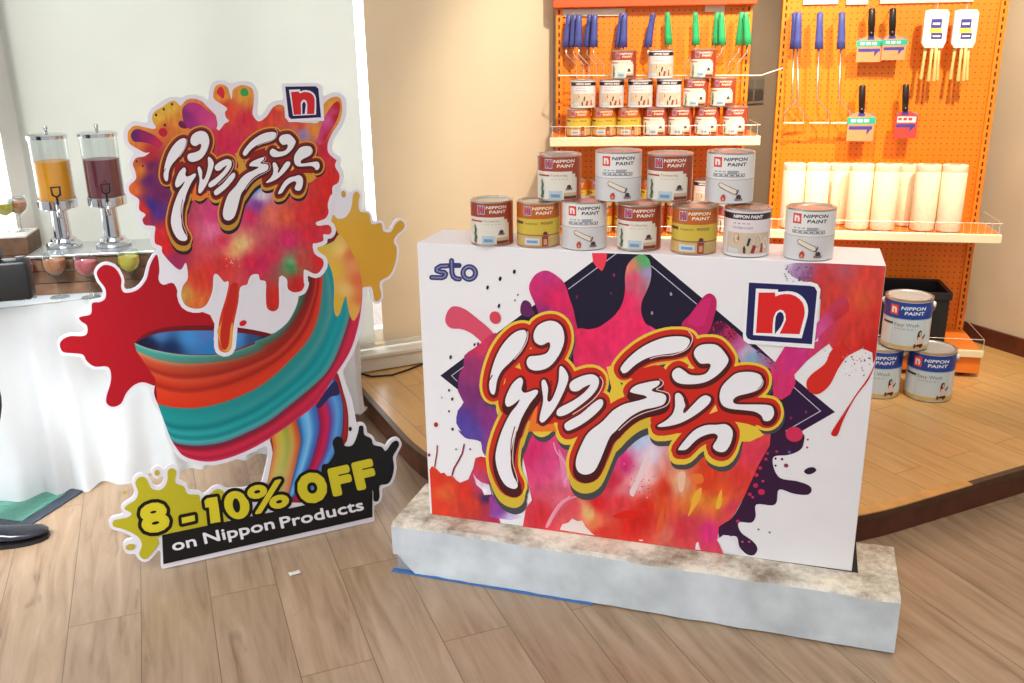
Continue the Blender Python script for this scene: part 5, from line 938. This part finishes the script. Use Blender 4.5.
def brush_pack(px, label, d=0):
    y = -.09; a = RFm.loc(px, 8, y); t = thing('paint_brush_pack', label, 'paint brushes', RFm.w(a.x, y, a.z), RY, 'brush packs hanging on the right unit'); q = lambda X, Y: (RFm.loc(X, Y, y).x-a.x, RFm.loc(X, Y, y).z-a.z)
    pts = [q(px-9, 11), q(px-4, 9.5), q(px+13, 9.5), q(px+15, 13), q(px+11, 42), q(px+8, 48), q(px-10, 48), q(px-13, 43)]
    bm = BM(); prism(bm, pts, lambda u_, z: Vector((u_, -.014, z)), (0, .028, 0)); s = obj('clear_wrapper', bm, mat('brush_wrapper', (236, 230, 220), .25, 0, .05, 60), t)
    for y0, y1, nm in ((19, 28, PURP), (33, 39, PURP)):
        b0 = q(px-4, y1); b1 = q(px+7.5, y0); bm = BM(); box(bm, b0[0], b1[0], -.0152, -.0142, b0[1], b1[1]); l_ = obj('label', bm, nm, s)
        bm = BM(); dz = b1[1]-b0[1]; box(bm, b0[0]+.006, b1[0]-.006, -.0158, -.015, b0[1]+dz*.35, b0[1]+dz*.6); obj('printed_letters', bm, WHT, l_)
    b0 = q(px-5, 33); b1 = q(px+7, 28.2); bm = BM(); box(bm, b0[0], b1[0], -.0152, -.0142, b0[1], b1[1]); obj('yellow_stripe', bm, mat('yellow_print', (236, 210, 90), .4), s)
    for k, (x0, x1, yy, dy) in enumerate(((-9, -12, 80, .006), (-3, -5, 82, -.004), (1, 0, 82, -.008), (4, 4, 81, .002))):
        A = q(px+x0+1, 47); B = q(px+x1-1, yy); bm = BM(); tube(bm, [(A[0], dy, A[1]), ((A[0]*.6+B[0]*.4), dy, A[1]*.6+B[1]*.4), (B[0], dy, B[1]+.006), (B[0], dy, B[1])], [.0075, .006, .0085, .005], 8)
        obj('handle', bm, YELH, t, True)
    bm = BM(); tube(bm, [(.012, 0, -.004), (.012, 0, .014)], .004, 6); obj('hanger', bm, CHROME, t); hook(ru, a.x+.012, a.z+.012, .1)
brush_pack(934, 'pack of yellow-handled brushes in a clear wrapper, left of the two'); brush_pack(963.5, 'pack of yellow-handled brushes in a clear wrapper, right of the two')
# roller covers
COV = mat('cream_roller_pile', (250, 240, 208), .8, 0, .05, 120, .2); ENDC = mat('roller_core', (206, 190, 150), .6)
zs = rz_ + .004
for i, (x0, x1, y) in enumerate(((781,803.5,-.25),(804,828,-.25),(828.5,846,-.13),(847,871,-.24),(872,897,-.25),(896,912,-.13),(912.5,937.5,-.24),(938.5,964,-.255))):
    a = RFm.loc((x0+x1)/2, 200, y); e = RFm.loc(x1, 200, y); top = RFm.loc(870, 164, y).z; R = min(.055, e.x-a.x) if i not in (2, 5) else .05; Hh = top-zs
    t = thing('roller_cover', 'cream paint roller cover standing on the right unit shelf, %s' % (['leftmost', 'second from left', 'third from left, set back', 'fourth from left', 'fourth from right', 'third from right, set back', 'second from right', 'rightmost'][i]), 'roller cover', RFm.w(a.x, y, zs), RY, 'roller covers on the right unit shelf')
    bm = BM(); lathe(bm, [(0, 0), (R-.004, 0), (R, .006), (R, Hh-.03), (R-.001, Hh-.028), (R, Hh-.026), (R, Hh-.002), (R-.002, Hh), (0, Hh)], 28); obj('pile_sleeve', bm, COV, t, angle=40)
    bm = BM(); lathe(bm, [(R*.45, Hh+.0002), (R*.45, Hh+.004), (R*.36, Hh+.004), (R*.36, Hh+.0002)], 20); obj('core', bm, ENDC, t)
# black crate on the base deck
a = RFm.loc(884, 300, -.2); b_ = RFm.loc(942, 300, -.2)
t = thing('storage_crate', 'black plastic crate on the base deck behind the paint pails', 'crate', RFm.w((a.x+b_.x)/2-.02, -.17, .1285), RY)
hw = (b_.x-a.x)/2+.03; hh = RFm.loc(915, 287, -.2).z-.1285; BLK = mat('black_plastic', (26, 25, 26), .45, 0, .1, 20)
bm = BM(); box(bm, -hw, hw, -.12, -.112, 0, hh, .002); box(bm, -hw, hw, .112, .12, 0, hh, .002); box(bm, -hw, -hw+.008, -.112, .112, 0, hh); box(bm, hw-.008, hw, -.112, .112, 0, hh); box(bm, -hw+.008, hw-.008, -.112, .112, 0, .008); obj('crate_body', bm, BLK, t)
bm = BM(); box(bm, -hw-.008, hw+.008, -.128, -.12, hh-.03, hh+.002, .002); box(bm, -hw-.008, hw+.008, .12, .128, hh-.03, hh+.002, .002); box(bm, -hw-.008, -hw, -.12, .12, hh-.03, hh+.002); box(bm, hw, hw+.008, -.12, .12, hh-.03, hh+.002); obj('rim', bm, BLK, t)
# ------------------------------------------------------------------ drinks table
TZ = .71; TA0, TA1, TB0, TB1 = -2.35, -.205, .02, .44
t = thing('banquet_table', 'long drinks table under a white pleated cloth by the window', 'table', room((TA0+TA1)/2, (TB0+TB1)/2, 0), TH)
hw, hd = (TA1-TA0)/2, (TB1-TB0)/2; TAB = mat('table_board', (190, 180, 165), .5); LEG = mat('table_leg', (90, 90, 92), .4, .6)
bm = BM(); box(bm, -hw+.01, hw-.01, -hd+.01, hd-.01, TZ-.03, TZ-.004, .003); obj('tabletop', bm, TAB, t)
for sx in (-1, 1):
    for sy in (-1, 1):
        bm = BM(); zb = .0 if sx < 0 or sy < 0 else .0
        tube(bm, [(sx*(hw-.35), sy*(hd-.06), 0), (sx*(hw-.35), sy*(hd-.06), TZ-.03)], .014, 10); obj('leg', bm, LEG, t)
CLOTH = fabric('white_satin_cloth', (240, 243, 246), .5)
ct = thing('tablecloth', 'white tablecloth with a pleated skirt hanging to the floor', 'tablecloth', room((TA0+TA1)/2, (TB0+TB1)/2, 0), TH)
bm = BM(); box(bm, -hw-.004, hw+.004, -hd-.004, hd+.004, TZ-.003, TZ+.0008, .001); obj('cloth_top', bm, CLOTH, ct)
path = []; n = 420; per = 2*hw + 2*hd
bm = BM(); rows = 22; cols = []
rg = random.Random(5)
def skirt_pt(s, k):
    if s < 2*hw: x, y, nx, ny = -hw+s, -hd, 0, -1
    else: x, y, nx, ny = hw, -hd+(s-2*hw), 1, 0
    t_ = k/rows; z = (TZ-.004)*(1-t_) + (.012+.03*noise.noise(Vector((s*4.2, 1.3, 0)))+.016*noise.noise(Vector((s*16, 4.3, 0))))*t_
    if s > 2*hw-.12: z = z if z > .108*t_ else .108*t_+ z*0 
    am = .012+.044*t_; ph = s*52+2.2*noise.noise(Vector((s*3, .3, 0)))*3
    o = .006+am*(.5+.5*math.sin(ph))*(.7+.5*noise.noise(Vector((s*7, t_*2, 3))))+.012*t_*noise.noise(Vector((s*5, t_*1.5, 7)))
    return bm.verts.new((x+nx*o, y+ny*o, z))
for i in range(n+1): cols.append([skirt_pt((2*hw+2*hd)*i/n, k) for k in range(rows+1)])
for A, B in zip(cols, cols[1:]):
    for k in range(rows): bm.faces.new((A[k], B[k], B[k+1], A[k+1]))
sk = obj('skirt', bm, CLOTH, ct, True)
# crates and tray
CRW = mat('crate_wood', (112, 80, 56), .6, 0, .35, 22); TRAY = mat('steel_tray', (206, 208, 208), .25, .7, .04, 8); CR2 = mat('crate_pale_top', (222, 216, 206), .5, 0, .05, 20)
CY = math.radians(9); cl = at(35, 296, TZ+.001); CF = Frame((cl.x, cl.y, TZ+.0015), CY); cw = CF.loc(152, 290, 0).x; chh = CF.loc(90, 257, 0).z; CD = .21
def crate(label, F_, wd, dp, ht, top=None):
    t = thing('wooden_crate', label, 'crate', F_.o, F_.yaw); nb = 3
    for k in range(nb):
        z0, z1 = ht*k/nb+.001, ht*(k+1)/nb-.002
        bm = BM(); box(bm, 0, wd, 0, .012, z0, z1, .001); obj('front_slat', bm, CRW, t)
        bm = BM(); box(bm, 0, wd, dp-.012, dp, z0, z1, .001); obj('back_slat', bm, CRW, t)
        for x in (0, wd-.012): bm = BM(); box(bm, x, x+.012, .012, dp-.012, z0, z1, .001); obj('side_slat', bm, CRW, t)
    for x in (.012, wd-.034):
        for y in (.012, dp-.034): bm = BM(); box(bm, x, x+.022, y, y+.022, .001, ht-.002); obj('corner_post', bm, CRW, t)
    bm = BM(); box(bm, .002, wd-.002, .002, dp-.002, ht-.0015, ht+.004); obj('top_board', bm, top or CRW, t)
    return t
crate('dark wooden crate under the steel tray with the two juice dispensers', CF, cw, CD, chh)
t = thing('serving_tray', 'flat steel tray on the wooden crate under both juice dispensers', 'tray', CF.w(cw/2, CD/2, chh+.0045), CY)
bm = BM(); box(bm, -cw/2-.006, cw/2+.03, -CD/2-.01, CD/2+.01, 0, .01, .003); obj('tray_plate', bm, TRAY, t)
TT = TZ+.0015+chh+.0045+.0105
# juice dispensers
def glass(name, col, rough=.03, alpha=.3):
    M = bpy.data.materials.new(name); M.use_nodes = True; nt = M.node_tree; N = nt.nodes.new; L = nt.links.new; nt.nodes.remove(nt.nodes['Principled BSDF']); out = nt.nodes['Material Output']
    tr = N('ShaderNodeBsdfTransparent'); tr.inputs[0].default_value = (*lin(col), 1); gl = N('ShaderNodeBsdfGlossy'); gl.inputs['Roughness'].default_value = rough; fr0 = N('ShaderNodeLayerWeight'); fr0.inputs[0].default_value = .5; fr = N('ShaderNodeMath'); fr.operation = 'POWER'; L(fr0.outputs['Facing'], fr.inputs[0]); fr.inputs[1].default_value = 4
    n = N('ShaderNodeTexNoise'); n.inputs['Scale'].default_value = 4; mth = N('ShaderNodeMath'); mth.operation = 'MULTIPLY_ADD'; mth.inputs[1].default_value = .04; L(n.outputs['Fac'], mth.inputs[0]); m5 = N('ShaderNodeMath'); m5.operation = 'MULTIPLY'; m5.inputs[1].default_value = .45; L(fr.outputs[0], m5.inputs[0]); m6 = N('ShaderNodeMath'); m6.operation = 'ADD'; m6.inputs[1].default_value = .08; L(m5.outputs[0], m6.inputs[0]); L(m6.outputs[0], mth.inputs[2])
    mx = N('ShaderNodeMixShader'); L(mth.outputs[0], mx.inputs[0]); L(tr.outputs[0], mx.inputs[1]); L(gl.outputs[0], mx.inputs[2]); L(mx.outputs[0], out.inputs['Surface']); return M
GLASS = glass('clear_glass', (238, 242, 242)); CHM = mat('polished_chrome', (214, 216, 220), .12, 1, .03, 5)
def juice(name, col): 
    M = mat(name, col, .3, 0, .06, 8); M.node_tree.nodes['Principled BSDF'].inputs['Subsurface Weight'].default_value = .15; return M
def dispenser(px, py, label, jm, topy, jy, boty):
    b0 = at(px, py, TT+.0); p = b0; p.z = TT+.0008; yaw = face(p); F_ = Frame(p, yaw); z = lambda y_: F_.loc(px, y_, -.0).z
    t = thing('juice_dispenser', label, 'juice dispenser', p, yaw); zb = z(boty); zt = z(topy); zj = z(jy); R = .062
    bm = BM(); lathe(bm, [(0, 0), (.06, 0), (.062, .006), (.058, .014), (.046, .02), (.042, .03), (.03, .034), (.027, zb-.012), (.045, zb-.006), (.045, zb), (0, zb)], 32); obj('pedestal', bm, CHM, t, angle=40)
    bm = BM(); lathe(bm, [(0, zb+.001), (R+.004, zb+.001), (R+.004, zb+.03), (R+.001, zb+.032), (R+.0008, zb+.006), (0, zb+.006)], 40); obj('lower_band', bm, CHM, t, angle=40)
    bm = BM(); lathe(bm, [(R, zb+.007), (R, zt-.012)], 40, cap=False); obj('glass_cylinder', bm, GLASS, t, True)
    bm = BM(); lathe(bm, [(0, zb+.008), (R-.003, zb+.008), (R-.003, zj), (0, zj)], 40); obj('juice', bm, jm, t, angle=40)
    bm = BM(); lathe(bm, [(R-.004, zt-.016), (R+.004, zt-.016), (R+.004, zt-.004), (R-.004, zt), (0, zt+.002)], 40); lathe(bm, [(0, zt+.002), (.006, zt+.002), (.005, zt+.014), (.009, zt+.02), (.006, zt+.027), (0, zt+.028)], 16); obj('lid', bm, CHM, t, angle=40)
    bm = BM(); tube(bm, [(.0, -R-.002, zb+.022), (0, -R-.03, zb+.018), (0, -R-.045, zb+.0), (0, -R-.045, zb-.022)], .008, 10); obj('tap', bm, CHM, t, True)
    bm = BM(); tube(bm, [(0, -R-.032, zb+.022), (0, -R-.034, zb+.05), (-.012, -R-.036, zb+.058), (-.014, -R-.038, zb+.085), (.014, -R-.038, zb+.085), (.012, -R-.036, zb+.058), (0, -R-.034, zb+.05)], .004, 8); obj('tap_handle', bm, BLK, t, True)
    return t
dispenser(65, 246, 'glass dispenser of orange juice with chrome pedestal, left of the two', juice('orange_juice', (255, 170, 30)), 133, 160, 207)
dispenser(114, 245, 'glass dispenser of dark red juice with chrome pedestal beside the splash standee', juice('red_juice', (122, 48, 60)), 131, 158, 204)
# glasses
def stem_glass(p, ht, R, jm, label, grp):
    t = thing('stemmed_glass', label, 'glass', p, 0, grp); s = ht
    bm = BM(); lathe(bm, [(0, 0), (R*.8, .0005), (R*.75, .003), (.005, .006), (.0035, .012), (.0035, s*.42), (.008, s*.46), (R*.75, s*.58), (R, s*.74), (R*.95, s*.9), (R*.86, s), (R*.84, s), (R*.92, s*.9), (R*.965, s*.74), (R*.72, s*.59), (.0, s*.475)], 28, cap=False); obj('glass_bowl', bm, GLASS, t, True)
    bm = BM(); lathe(bm, [(0, s*.485), (R*.7, s*.595), (R*.93, s*.74), (R*.9, s*.86), (0, s*.86)], 28, cap=False); obj('drink', bm, jm, t, angle=50)
    return t
JP = juice('pink_drink', (238, 110, 120)); JY = juice('yellow_drink', (246, 226, 60)); JB = juice('amber_drink', (214, 140, 90)); JO = juice('peach_drink', (250, 160, 100))
GR = 'stemmed glasses of drinks on the table'
for px, py, jm, lab, ht, R in ((60, 296, JB, 'stemmed glass of amber drink in front of the wooden crate', .155, .04), (91, 296, JP, 'stemmed glass of pink drink in front of the crate, behind the red splash', .15, .04), (133, 290, JY, 'stemmed glass of yellow drink beside the splash standee', .155, .038), (27, 297, JP, 'stemmed glass of pink drink at the left, behind the black camera', .14, .04)):
    p = at(px, py, TZ+.0015); dd = Vector((p.x, p.y, 0)).normalized(); stem_glass(p-dd*(.05 if px == 133 else .02), ht, R, jm, lab, GR)
c2 = at(-30, 297, TZ+.001); C2F = Frame((c2.x-.02, c2.y+.06, TZ+.0015), math.radians(12)); c2w = C2F.loc(36, 290, 0).x; c2h = .19
crate('tall dark wooden crate at the left end carrying two glasses', C2F, c2w, .17, c2h, CR2)
for px, py, jm, lab in ((9, 233, JY, 'stemmed glass of yellow drink on the tall crate at the left'), (22, 231, JO, 'stemmed glass of peach drink on the tall crate at the left')):
    p = at(px, py, TZ+c2h+.006); stem_glass(p, .125, .034, jm, lab, GR)
# ------------------------------------------------------------------ mat, sticker, cable
q = [at(85, 491, 0), at(32, 525.5, 0)]; d = (q[1]-q[0]).normalized(); ex = Vector((d.y, -d.x, 0));  ex = -ex if ex.x > 0 else ex
corner = q[0]; my = math.atan2(-ex.y, -ex.x)
t = thing('door_mat', 'green ribbed mat with dark border on the floor beside the tablecloth', 'mat', corner, my)
bm = BM(); box(bm, -.6, 0, -.285, 0, .001, .006, .002); obj('rubber_border', bm, mat('mat_border', (64, 72, 84), .6), t)
GM = mat('green_mat', (106, 166, 148), .8, 0, .1, 40)
bm = BM(); y = -.255
while y < -.045: box(bm, -.57, -.045, y, y+.007, .006, .010, 0); y += .0105
obj('ribbed_mat', bm, GM, t)
p = at(295, 573.5, .0006); t = thing('paper_scrap', 'small crumpled white paper scrap on the floor before the standee', 'paper', p, .5)
bm = BM(); vs = [[bm.verts.new((-.018+.0072*i, -.01+.005*j, .0012+.0022*abs(math.sin(i*1.3+j*2.1)))) for j in range(5)] for i in range(6)]
for i in range(5):
    for j in range(4): bm.faces.new((vs[i][j], vs[i+1][j], vs[i+1][j+1], vs[i][j+1]))
o = obj('paper_sheet', bm, mat('scrap_paper', (226, 224, 214), .7), t, True); md = o.modifiers.new('t', 'SOLIDIFY'); md.thickness = .0006
bm = BM(); pts = [at(x, y, PZ+.006) for x, y in ((350, 371), (372, 376.5), (392, 375), (410, 369), (430, 361), (452, 354))]
tube(bm, pts, .0045, 8); tag(obj('power_cable', bm, BLK, None, True), 'black cable lying on the platform below the window sill', 'cable')
# ------------------------------------------------------------------ the person at the left edge, holding a camera
CLO = mat('dark_suit', (34, 34, 44), .8, 0, .15, 60); SKIN = mat('skin', (206, 156, 128), .5, 0, .04, 30); LEATH = mat('black_leather', (38, 38, 46), .22, 0, .2, 14); HAIR = mat('dark_hair', (30, 24, 22), .5)
toe = at(47, 540, 0); hl = at(0, 547, 0); sd = (hl-toe); sd.z = 0; sd.normalize(); SYA = math.atan2(-sd.y, -sd.x)
base = toe + sd*.27 + Vector((0, .022, 0))
per = thing('person', 'person in dark clothes at the left edge holding a black camera, black shoe in view', 'person', base, SYA)
def skinned(name, nodes, edges, m_, par, sub=2, root=0):
    me = bpy.data.meshes.new(name); me.from_pydata([n_[0] for n_ in nodes], edges, []); o = link(name, me, None, par)
    o.modifiers.new('skin', 'SKIN')
    for i, n_ in enumerate(nodes):
        sv = me.skin_vertices[0].data[i]; r = n_[1]; sv.radius = r if isinstance(r, tuple) else (r, r); sv.use_root = (i == root)
    s = o.modifiers.new('sub', 'SUBSURF'); s.levels = sub; s.render_levels = sub
    bpy.context.view_layer.update(); dg = bpy.context.evaluated_depsgraph_get(); m2 = bpy.data.meshes.new_from_object(o.evaluated_get(dg)); bpy.data.objects.remove(o)
    for p in m2.polygons: p.use_smooth = True
    m2.materials.clear(); m2.name = name; return link(name, m2, m_, par)
# local frame: x forward (towards the toe), y to the person's left, z up; the visible shoe is the left foot, the body stands on the near side of it
hipz = .9
nodes = [((-.05, .09, hipz), .12), ((.03, .0, hipz-.1), .085), ((.165, -.0, .5), .062), ((.0, 0, .07), .042),
         ((-.06, .18, hipz-.08), .085), ((-.15, .19, .48), .062), ((-.3, .19, .07), .042),
         ((-.05, .09, 1.1), (.115, .14)), ((-.05, .09, 1.3), (.12, .16)), ((-.04, .09, 1.43), (.07, .07)), ((-.03, .09, 1.52), .052), ((-.015, .09, 1.62), (.085, .075)), ((-.01, .09, 1.7), (.085, .075)),
         ((-.05, -.1, 1.38), .06), ((-.1, -.15, 1.13), .047), ((.06, -.11, .98), .036), ((.12, -.06, .955), .026),
         ((-.05, .28, 1.38), .06), ((-.09, .32, 1.13), .047), ((.05, .18, 1.0), .036), ((.12, .1, .97), .026)]
nodes = [((x, -y, z), r) for (x, y, z), r in nodes]
edges = [(0,1),(1,2),(2,3),(0,4),(4,5),(5,6),(0,7),(7,8),(8,9),(9,10),(10,11),(11,12),(8,13),(13,14),(14,15),(15,16),(8,17),(17,18),(18,19),(19,20)]
body = skinned('body', nodes, edges, CLO, per, 2, 0)
me = body.data; me.materials.append(SKIN)
for p in me.polygons:
    c = p.center
    if c.z > 1.475 or (c.x > .085 and .9 < c.z < 1.02): p.material_index = 1
bm = BM(); bm.from_mesh(me)
def add_skin(b2):
    n0 = len(bm.faces); tmp = bpy.data.meshes.new('t'); b2.to_mesh(tmp); b2.free(); bm.from_mesh(tmp); bpy.data.meshes.remove(tmp); bm.faces.ensure_lookup_table()
    for f in bm.faces[n0:]: f.material_index = 1; f.smooth = True
for y0, s in ((.06, -1), (-.1, 1)):          # fingers closed round the camera, thumb on the back
    for k in range(4):
        z0 = .985-.018*k; ln = (.9, 1, .95, .8)[k]
        b2 = BM(); tube(b2, [(.12, y0, z0), (.15, y0-.012*s, z0), (.178*1, y0-.004*s, z0-.002), (.19, y0+.022*s*ln, z0-.004), (.186, y0+.04*s*ln, z0-.004)], [.0095, .009, .0085, .008, .005], 8); add_skin(b2)
    b2 = BM(); tube(b2, [(.1, y0+.004*s, .985), (.115, y0+.026*s, .998), (.118, y0+.046*s, 1.004)], [.011, .0095, .006], 8); add_skin(b2)
for y in (-.05, -.13):                          # eyes, ears
    b2 = BM(); lathe(b2, [(0, -.011), (.009, -.006), (.011, 0), (.009, .006), (0, .011)], 12, (.066, y, 1.655)); add_skin(b2)
for y in (-.005, -.175):
    b2 = BM(); tube(b2, [(-.02, y, 1.68), (-.035, y, 1.66), (-.025, y, 1.625)], [.008, .013, .007], 8); add_skin(b2)
b2 = BM(); tube(b2, [(.07, -.09, 1.66), (.092, -.09, 1.625), (.075, -.09, 1.612)], [.008, .014, .008], 8); add_skin(b2)
b2 = BM(); tube(b2, [(.066, -.07, 1.585), (.076, -.09, 1.584), (.066, -.11, 1.585)], [.004, .007, .004], 8); add_skin(b2)
b2 = BM(); lathe(b2, [(0, 1.525), (.05, 1.54), (.068, 1.58), (.078, 1.63), (.082, 1.68), (.074, 1.73), (.045, 1.765), (0, 1.775)], 24, (0, 0, 0))
for v in b2.verts: v.co = Vector((v.co.x*1.12-.015, v.co.y*.9-.09, v.co.z))
add_skin(b2)
bm.to_mesh(me); bm.free()
bm = BM(); lathe(bm, [(.096, 1.64), (.102, 1.69), (.09, 1.745), (.055, 1.785), (0, 1.797)], 24, (-.025, -.09, 0), cap=False)
for v in bm.verts: v.co.z -= max(0, -.02-v.co.x)*.9 if v.co.z < 1.7 else 0
h = obj('hair', bm, HAIR, per, True); md = h.modifiers.new('t', 'SOLIDIFY'); md.thickness = .008
def shoe(x0, y0):
    secs = [(-.075, .030, .05, .0), (-.06, .036, .075, 0), (-.02, .038, .088, 0), (.03, .036, .078, 0), (.08, .041, .06, 0), (.13, .046, .05, 0), (.175, .044, .043, .002), (.21, .032, .034, .006), (.228, .014, .022, .01)]
    bm = BM(); rings = []
    for x, hw, ht, lift in secs:
        r = []
        for k in range(14):
            a = 2*PI*k/14; cy, cz = math.cos(a), math.sin(a); z = .013+lift+(ht-.013)*(.5+.5*cz) if cz > 0 else .013+lift+(ht-.013)*(.5+.5*cz)
            r.append(bm.verts.new((x0+x, y0+hw*math.copysign(abs(cy)**.75, cy), z)))
        rings.append(r)
    for A, B in zip(rings, rings[1:]):
        for k in range(14): bm.faces.new((A[k], A[(k+1) % 14], B[(k+1) % 14], B[k]))
    bm.faces.new(rings[0]); bm.faces.new(rings[-1]); s = obj('shoe', bm, LEATH, per, True)
    sol = [(x0+x, y0+hw*1.08) for x, hw, _, _ in secs] + [(x0+x, y0-hw*1.08) for x, hw, _, _ in reversed(secs)]
    bm = BM(); prism(bm, sol, lambda x, y: (x, y, .001), (0, 0, .013)); prism(bm, [(x0-.08, y0-.036), (x0-.0, y0-.038), (x0-.0, y0+.038), (x0-.08, y0+.036)], lambda x, y: (x, y, .0005), (0, 0, .016)); obj('sole', bm, BLK, s)
    bm = BM()
    for i in range(3): tube(bm, [(x0+.045+.018*i, y0-.02, .078-.006*i), (x0+.047+.018*i, y0, .084-.006*i), (x0+.045+.018*i, y0+.02, .078-.006*i)], .002, 6)
    obj('laces', bm, BLK, s)
shoe(.04, .0); shoe(-.26, -.19)
# black camera held at the waist
q = at(33, 303, .9); CFR = Frame((base.x, base.y, 0), SYA); dpl = CFR.I @ base
yc = -.02; A = CFR.loc(33, 300, yc); B = CFR.loc(8, 262, yc); Tp = CFR.loc(6, 248, yc)
t = thing('camera', 'black camera held over the table edge at the far left', 'camera', CFR.w(A.x, yc, A.z), SYA)
cwid, chgt = .15, B.z-A.z
bm = BM(); box(bm, -cwid, 0, -.0, .07, 0, chgt, .012, None, 3); obj('camera_body', bm, BLK, t, angle=40)
bm = BM(); box(bm, -cwid+.035, -.085+.015, .005, .06, chgt, chgt+.045, .01, None, 3); obj('viewfinder_hump', bm, BLK, t, angle=40)
bm = BM(); box(bm, -cwid+.03, -.075, .0, .065, chgt+.045, chgt+.062, .005); obj('hot_shoe_cover', bm, BLK, t)
bm = BM(); lathe(bm, [(0, 0), (.036, 0), (.036, .045), (.032, .05), (.03, .078), (.026, .078), (.024, .06), (0, .06)], 28)
for v in bm.verts: v.co = Vector((-cwid*.5+v.co.x, .07+v.co.z, chgt*.48+v.co.y))
obj('lens', bm, BLK, t, angle=40)
bm = BM(); lathe(bm, [(0, 0), (.012, 0), (.012, .008), (0, .008)], 16, (-.022, .035, chgt)); obj('dial', bm, mat('dial_grey', (70, 70, 74), .4), t, angle=40)
